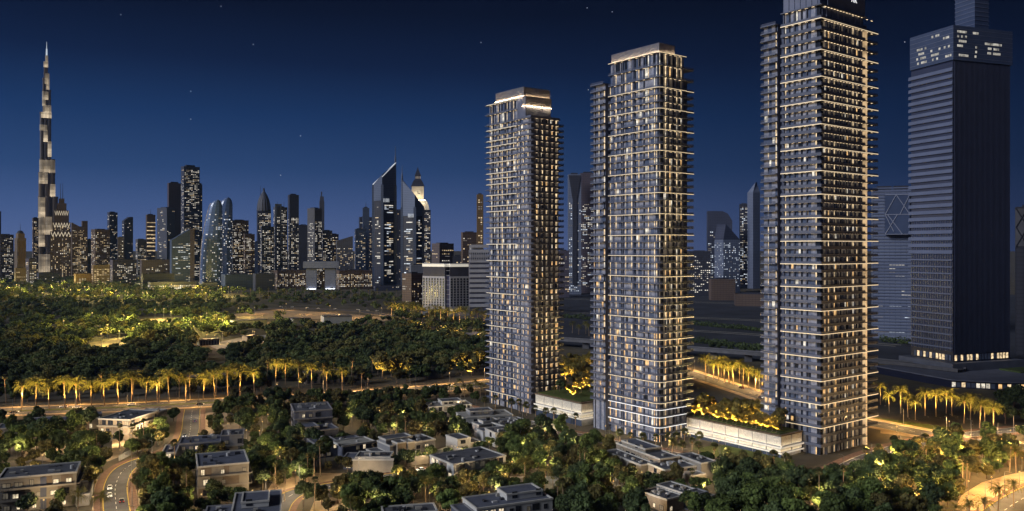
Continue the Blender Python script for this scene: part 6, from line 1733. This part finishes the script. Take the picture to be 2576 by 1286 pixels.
# single palms among the villas and groves
v_fan = [(331,1142),(362,1122),(246,1146),(412,1250),(470,1262),(348,1290),(790,1285),(790,1220),(806,1200),(692,1235),(730,1205),(716,1262),(775,1210),(984,1130),(1000,1126),(1020,1110),(1460,1196),(1470,1200),(1418,1288),(1403,1290),(440,1196),(1740,1252),(1392,1270),(2060,1275),(2120,1262),(2400,1232),(2420,1236),(2432,1226),(2540,1190),(300,1128)]
lit_palms(v_fan, 'fan', 0.80, 'fan palms among the villas', 0, SOFT, 'slender fan palm among the gardens')
v_date = [(220,1210),(195,1300),(255,1310),(1000,1232),(1071,1262),(880,1330),(705,1180),(660,1190),(1370,1230),(1320,1216),(1430,1226),(2040,1290),(2330,1175),(2355,1160)]
lit_palms(v_date, 'date', 0.62, 'date palms among the villas', 0, SOFT, 'squat date palm among the gardens')
c_date = [(2440,1330),(2475,1318),(2510,1300),(2550,1276),(2556,1190),(2400,1340)]
lit_palms(c_date, 'date', 0.72, 'corner date palms', 0, SOFT, 'date palm on the sand at bottom right')
s_palm = [(1130+i*13, 1000-(i%3)*5) for i in range(8)]
lit_palms(s_palm, 'date', 0.55, 'young palms by the boulevard', 0, SOFT, 'young palm left of the leftmost tower base')

# ------------------------------------------------------------------ golden roof gardens
random.seed(5)
ga = []; gu = []
def garden(root, spots, z, W, text, rowtext):
    objs, ups = [], []
    ox, oy = root.location.x, root.location.y
    for i, (a, b_, kind, sc) in enumerate(spots):
        p = Vector((ox, oy)) + U2*a + V2*b_
        objs.append(plant_tree(kind, p, sc, random.uniform(0,6.28), text, z, name='garden_tree', i=i))
        if kind == 'gold':
            q = p - Vector((0.9, 1.6)); ups.append(uplight(q, W, GOLDEN, 84, 'roof garden uplights', z))
    finish_labels(objs, text); label_row(ups, rowtext)
sp = []
rr = random.Random(31)
for i in range(18): sp.append((2.6+rr.uniform(0,2.0), 4+i*2.9, 'gold', rr.uniform(0.62,0.95)))
for i in range(14): sp.append((7.5+rr.uniform(0,2.5), 6+i*3.9, 'gold' if i % 3 else 'olive', rr.uniform(0.85,1.2)))
for i in range(8): sp.append((12.8+rr.uniform(0,2.0), 27+i*4.0, 'gold', rr.uniform(1.0,1.35)))
garden(POD2, sp, 10.9, 40000, 'in the long roof garden', 'garden uplight in the long roof garden')
sp = []
for i in range(6): sp.append((22+rr.uniform(0,18), 30+i*5.0, 'olive', rr.uniform(0.7,1.0)))
for i in range(5): sp.append((24+rr.uniform(0,18), 31+i*5.6, 'gold', rr.uniform(1.1,1.4)))
garden(POD2, sp, 8.8, 30000, 'on the terrace behind the long roof garden', 'garden uplight on the rear terrace')
sp = [(8,14,'gold',0.7),(10,19,'gold',0.72),(6,30,'small',0.9),(14,26,'gold',0.8),(20,22,'gold',0.9),(22,29,'gold',1.0),(28,24,'gold',1.05),(27,33,'gold',1.1),(33,28,'gold',1.15),(35,36,'gold',1.2),(13,33,'dark',0.7),(40,31,'gold',1.25),(42,38,'gold',1.3),(18,36,'olive',0.8)]
garden(POD1, sp, 13.3, 40000, 'in the roof garden beside the leftmost tower', 'garden uplight in the first roof garden')

objs, ups = [], []
for i in range(13):
    p = G(1421 + (i % 7)*10.5 + rr.uniform(-3,3), 940 + (i//7)*20 + rr.uniform(-4,4))
    objs.append(plant_tree('gold', p, rr.uniform(1.9,2.5), rr.uniform(0,6.28), 'golden trees between the towers', name='garden_tree', i=i))
    ups.append(uplight(p - Vector((1.5,3.0,0)), 26000, GOLDEN, 90, 'golden tree uplights'))
finish_labels(objs, 'on the ground between left and middle towers')
objs2, ups2 = [], []
for i, (px, py) in enumerate(((962,952),(985,948),(1008,946),(1030,950),(1158,938),(1180,934),(1203,936),(1192,942))):
    p = G(px, py)
    objs2.append(plant_tree('olive', p, rr.uniform(1.7,2.2), rr.uniform(0,6.28), 'amber lit boulevard trees', name='garden_tree', i=i))
    ups2.append(uplight(p - Vector((3.0,7.0,0)), 42000, GOLDEN, 100, 'boulevard tree uplights'))
finish_labels(objs2, 'lit amber left of the leftmost tower'); label_row(ups2, 'ground uplight under an amber lit boulevard tree')
finish_labels([], ''); label_row(ups, 'ground uplight between left and middle towers')
# ------------------------------------------------------------------ trees near and middle distance
mixA = [('round',4),('dark',3),('olive',3),('tall',1)]
mixB = [('round',3),('olive',4),('dark',2),('tall',2)]
mixD = [('dark',5),('round',3),('olive',1)]
sc_ = scatter
sc_('behind bottom left house', [(-20,1092),(120,1082),(250,1088),(262,1140),(235,1176),(205,1170),(80,1158),(-20,1166)], 24, mixA, 0.9, 1.3, seed=1)
sc_('by the side street kerb', [(203,1180),(262,1176),(258,1232),(225,1240)], 6, mixA, 0.8, 1.05, seed=2)
sc_('right of the side street', [(330,1136),(420,1130),(445,1180),(470,1230),(485,1330),(350,1330),(325,1240)], 30, mixB, 0.8, 1.2, seed=3)
sc_('by the sand-coloured house', [(380,1086),(462,1100),(455,1126),(390,1136),(340,1126)], 8, mixA, 0.7, 1.0, seed=4)
sc_('left of the dark grey house', [(640,1112),(770,1100),(800,1150),(790,1218),(700,1232),(640,1216)], 26, mixD, 0.85, 1.2, seed=6)
sc_('below the villa lane', [(830,1240),(960,1222),(1100,1210),(1110,1250),(1090,1320),(850,1330)], 20, mixA, 0.8, 1.1, seed=8)
sc_('below the pale house', [(1100,1240),(1200,1212),(1280,1196),(1275,1236),(1190,1262),(1110,1330)], 12, mixA, 0.8, 1.05, seed=9)
sc_('in the wood before the middle tower', [(1245,1128),(1330,1100),(1450,1112),(1560,1148),(1520,1196),(1420,1196),(1290,1196)], 38, mixA, 0.85, 1.25, seed=10)
sc_('right of the bottom stepped villa', [(1400,1216),(1540,1206),(1640,1236),(1640,1330),(1420,1330)], 26, mixB, 0.85, 1.2, seed=11)
sc_('around the long beige villa', [(1640,1226),(1790,1196),(1800,1310),(1660,1320)], 10, mixB, 0.55, 0.85, seed=12)
sc_('in the belt below the tallest tower', [(1815,1212),(1920,1200),(2060,1220),(2180,1186),(2240,1200),(2230,1340),(1800,1340)], 54, mixD, 0.95, 1.35, seed=13)
sc_('beside the tallest tower base', [(2130,1176),(2220,1140),(2300,1130),(2310,1180),(2200,1200)], 14, mixA, 0.65, 0.95, seed=14)
sc_('in the right-hand grove', [(2240,1106),(2330,1112),(2460,1120),(2560,1140),(2560,1180),(2440,1218),(2400,1300),(2240,1310),(2230,1180)], 50, mixB, 0.85, 1.2, seed=15)
grove([(515,1046),(600,1012),(720,1010),(722,1088),(640,1106),(600,1096)], 30, mixB, 0.75, 1.15, seed=5)
grove([(845,1030),(960,1015),(1080,1030),(1060,1074),(1130,1094),(1100,1106),(1000,1104),(930,1090),(850,1072)], 50, mixB, 0.75, 1.2, seed=7)
grove([(2515,1016),(2600,990),(2640,1110),(2520,1110)], 16, [('dark',1)], 0.9, 1.3, seed=16, roads=False)
grove([(590,1030),(800,1012),(1000,998),(1180,990),(1190,1012),(1000,1030),(820,1034),(600,1050)], 26, mixA, 0.7, 1.0, seed=17)
grove([(-30,1000),(200,992),(470,982),(760,966),(1000,950),(1215,930),(1215,944),(1000,966),(760,982),(470,998),(200,1010),(-30,1018)], 50, mixB, 0.75, 1.2, seed=18, near=0.5)
grove([(1425,960),(1490,950),(1500,990),(1440,985)], 8, [('olive',2),('round',1)], 0.9, 1.3, seed=19, roads=False, near=0.45)
grove([(1745,868),(1925,892),(1925,900),(1745,876)], 10, [('dark',1)], 0.6, 0.8, seed=20, roads=False, near=0.5)
grove([(-20,1062),(460,1050),(520,1060),(520,1310),(-20,1310)], 70, mixB, 0.55, 0.95, seed=31, near=0.52)
grove([(520,1060),(1250,1040),(1260,1310),(520,1310)], 150, mixA, 0.5, 0.95, seed=32, near=0.52)
grove([(1060,1040),(1420,1085),(1420,1130),(1060,1110)], 30, mixB, 0.4, 0.7, seed=33, near=0.5)
grove([(1260,1110),(1560,1130),(1820,1200),(1820,1310),(1260,1310)], 70, mixA, 0.55, 0.95, seed=34, near=0.52)
grove([(1820,1190),(2230,1180),(2580,1110),(2480,1215),(2380,1310),(1820,1310)], 70, mixB, 0.6, 1.0, seed=35, near=0.5)
grove([(560,1024),(1200,990),(1210,1030),(860,1050),(600,1062)], 44, mixB, 0.6, 1.0, seed=36, near=0.5)
build_grove()

# ------------------------------------------------------------------ the park wood: one mass beyond the palm row
rng = np.random.default_rng(77)
allV = []; woodV = [[],[],[]]; cnt = 0; placed = []
tries = 0
park = [(-120,700),(350,705),(420,716),(640,738),(780,745),(1010,752),(1080,800),(1220,830),(1225,925),(1000,944),(760,960),(470,976),(200,988),(-120,1000)]
cells = {}
row = [(620+i*9.5, 748+(i%3)*2.5+(i%2)) for i in range(42)] + [(600+i*16, 760+(i%2)*3) for i in range(14)]
while cnt < 2600 and tries < 60000:
    tries += 1
    u = rng.random(); py = 704 + (985-704)*rng.random()**1.5; px = -80 + 1310*rng.random()
    if row: px, py = row.pop()
    if not inside((px,py), park): continue
    p = G(px, py)
    if any(inside(p, c) for c in CLEAR) or not free(p, 4.0): continue
    if px > 560 and py < 800 and not row and rng.random() < 0.75: continue
    r = rng.uniform(3.4, 8.4)*(1.0 + 0.25*(p.y > 1100) + 0.3*(p.y > 1600)); key = (int(p.x//12), int(p.y//12)); bad = False
    for ix in (-1,0,1):
        for iy in (-1,0,1):
            for (a, b_, c) in cells.get((key[0]+ix,key[1]+iy), ()):
                if (a-p.x)**2+(b_-p.y)**2 < (0.60*(r+c))**2: bad = True
    if bad: continue
    cells.setdefault(key, []).append((p.x, p.y, r)); cnt += 1
    h = r*rng.uniform(1.35,1.75); lob = []
    near_ = p.y < 800
    nl = 9 if near_ else (6 if p.y < 1300 else 4)
    for q in range(nl):
        a = rng.uniform(0,6.28); k = rng.uniform(0.2,0.75)*r
        lr = r*rng.uniform(0.34,0.5)
        lob.append(((p.x+math.cos(a)*k, p.y+math.sin(a)*k, h*rng.uniform(0.42,0.86)), (lr,lr,lr*0.75)))
    wi = int(rng.choice(3, p=(0.5,0.27,0.23)))
    s = (0.30,0.72) if near_ else ((0.5,1.1) if p.y < 1300 else (0.55,1.15))
    woodV[wi].append(leaf_cloud(rng, lob, 85 if near_ else (52 if p.y < 1300 else 46), *s, shell=0.6))
woodC = [np.concatenate(v) for v in woodV]
wme = quads_mesh('woodland', np.concatenate(woodC), [m_wood, m_wood2, m_wood3])
wme.polygons.foreach_set('material_index', np.concatenate([np.full(len(v)//4, i, dtype=np.int32) for i, v in enumerate(woodC)]))
wd = link('woodland', wme, None, None, 'stuff')
wd['label'] = 'dark park wood of rounded trees filling the left middle distance'; wd['category'] = 'woodland'
# low scrub and hedges along the far highway
allV = []
for (a, b_, n) in (((1745,818),(1930,836),26),((1420,800),(1500,806),10),((2220,860),(2300,868),8),((1745,862),(1930,884),24)):
    for i in range(n):
        t = i/n; p = G(a[0]+(b_[0]-a[0])*t+rng.uniform(-2,2), a[1]+(b_[1]-a[1])*t)
        r = rng.uniform(2.2,4.2); allV.append(leaf_cloud(rng, [((p.x,p.y,r*0.9),(r,r,r*rng.uniform(0.8,1.2)))], 70, 0.4, 0.9))
hd = link('roadside_scrub', quads_mesh('roadside_scrub', np.concatenate(allV), m_leafs[2]), None, None, 'stuff')
hd['label'] = 'dark scrub along the highway behind the towers'; hd['category'] = 'scrub'

# ------------------------------------------------------------------ the evening air
hz = MB(); hz.box(-2600, 2600, -150, 3400, -1.0, 842)
m_hz = bpy.data.materials.new('evening_haze'); m_hz.use_nodes = True
hn = m_hz.node_tree.nodes; hn.clear()
ho = hn.new('ShaderNodeOutputMaterial'); hv = hn.new('ShaderNodeVolumePrincipled')
hv.inputs['Color'].default_value = (0.24, 0.42, 1.0, 1)
hv.inputs['Density'].default_value = 0.00002
m_hz.node_tree.links.new(hv.outputs[0], ho.inputs['Volume'])
hz_o = hz.build('haze', m_hz, None, kind='stuff')
hz_o['label'] = 'thin blue evening haze over the whole city'; hz_o['category'] = 'haze'
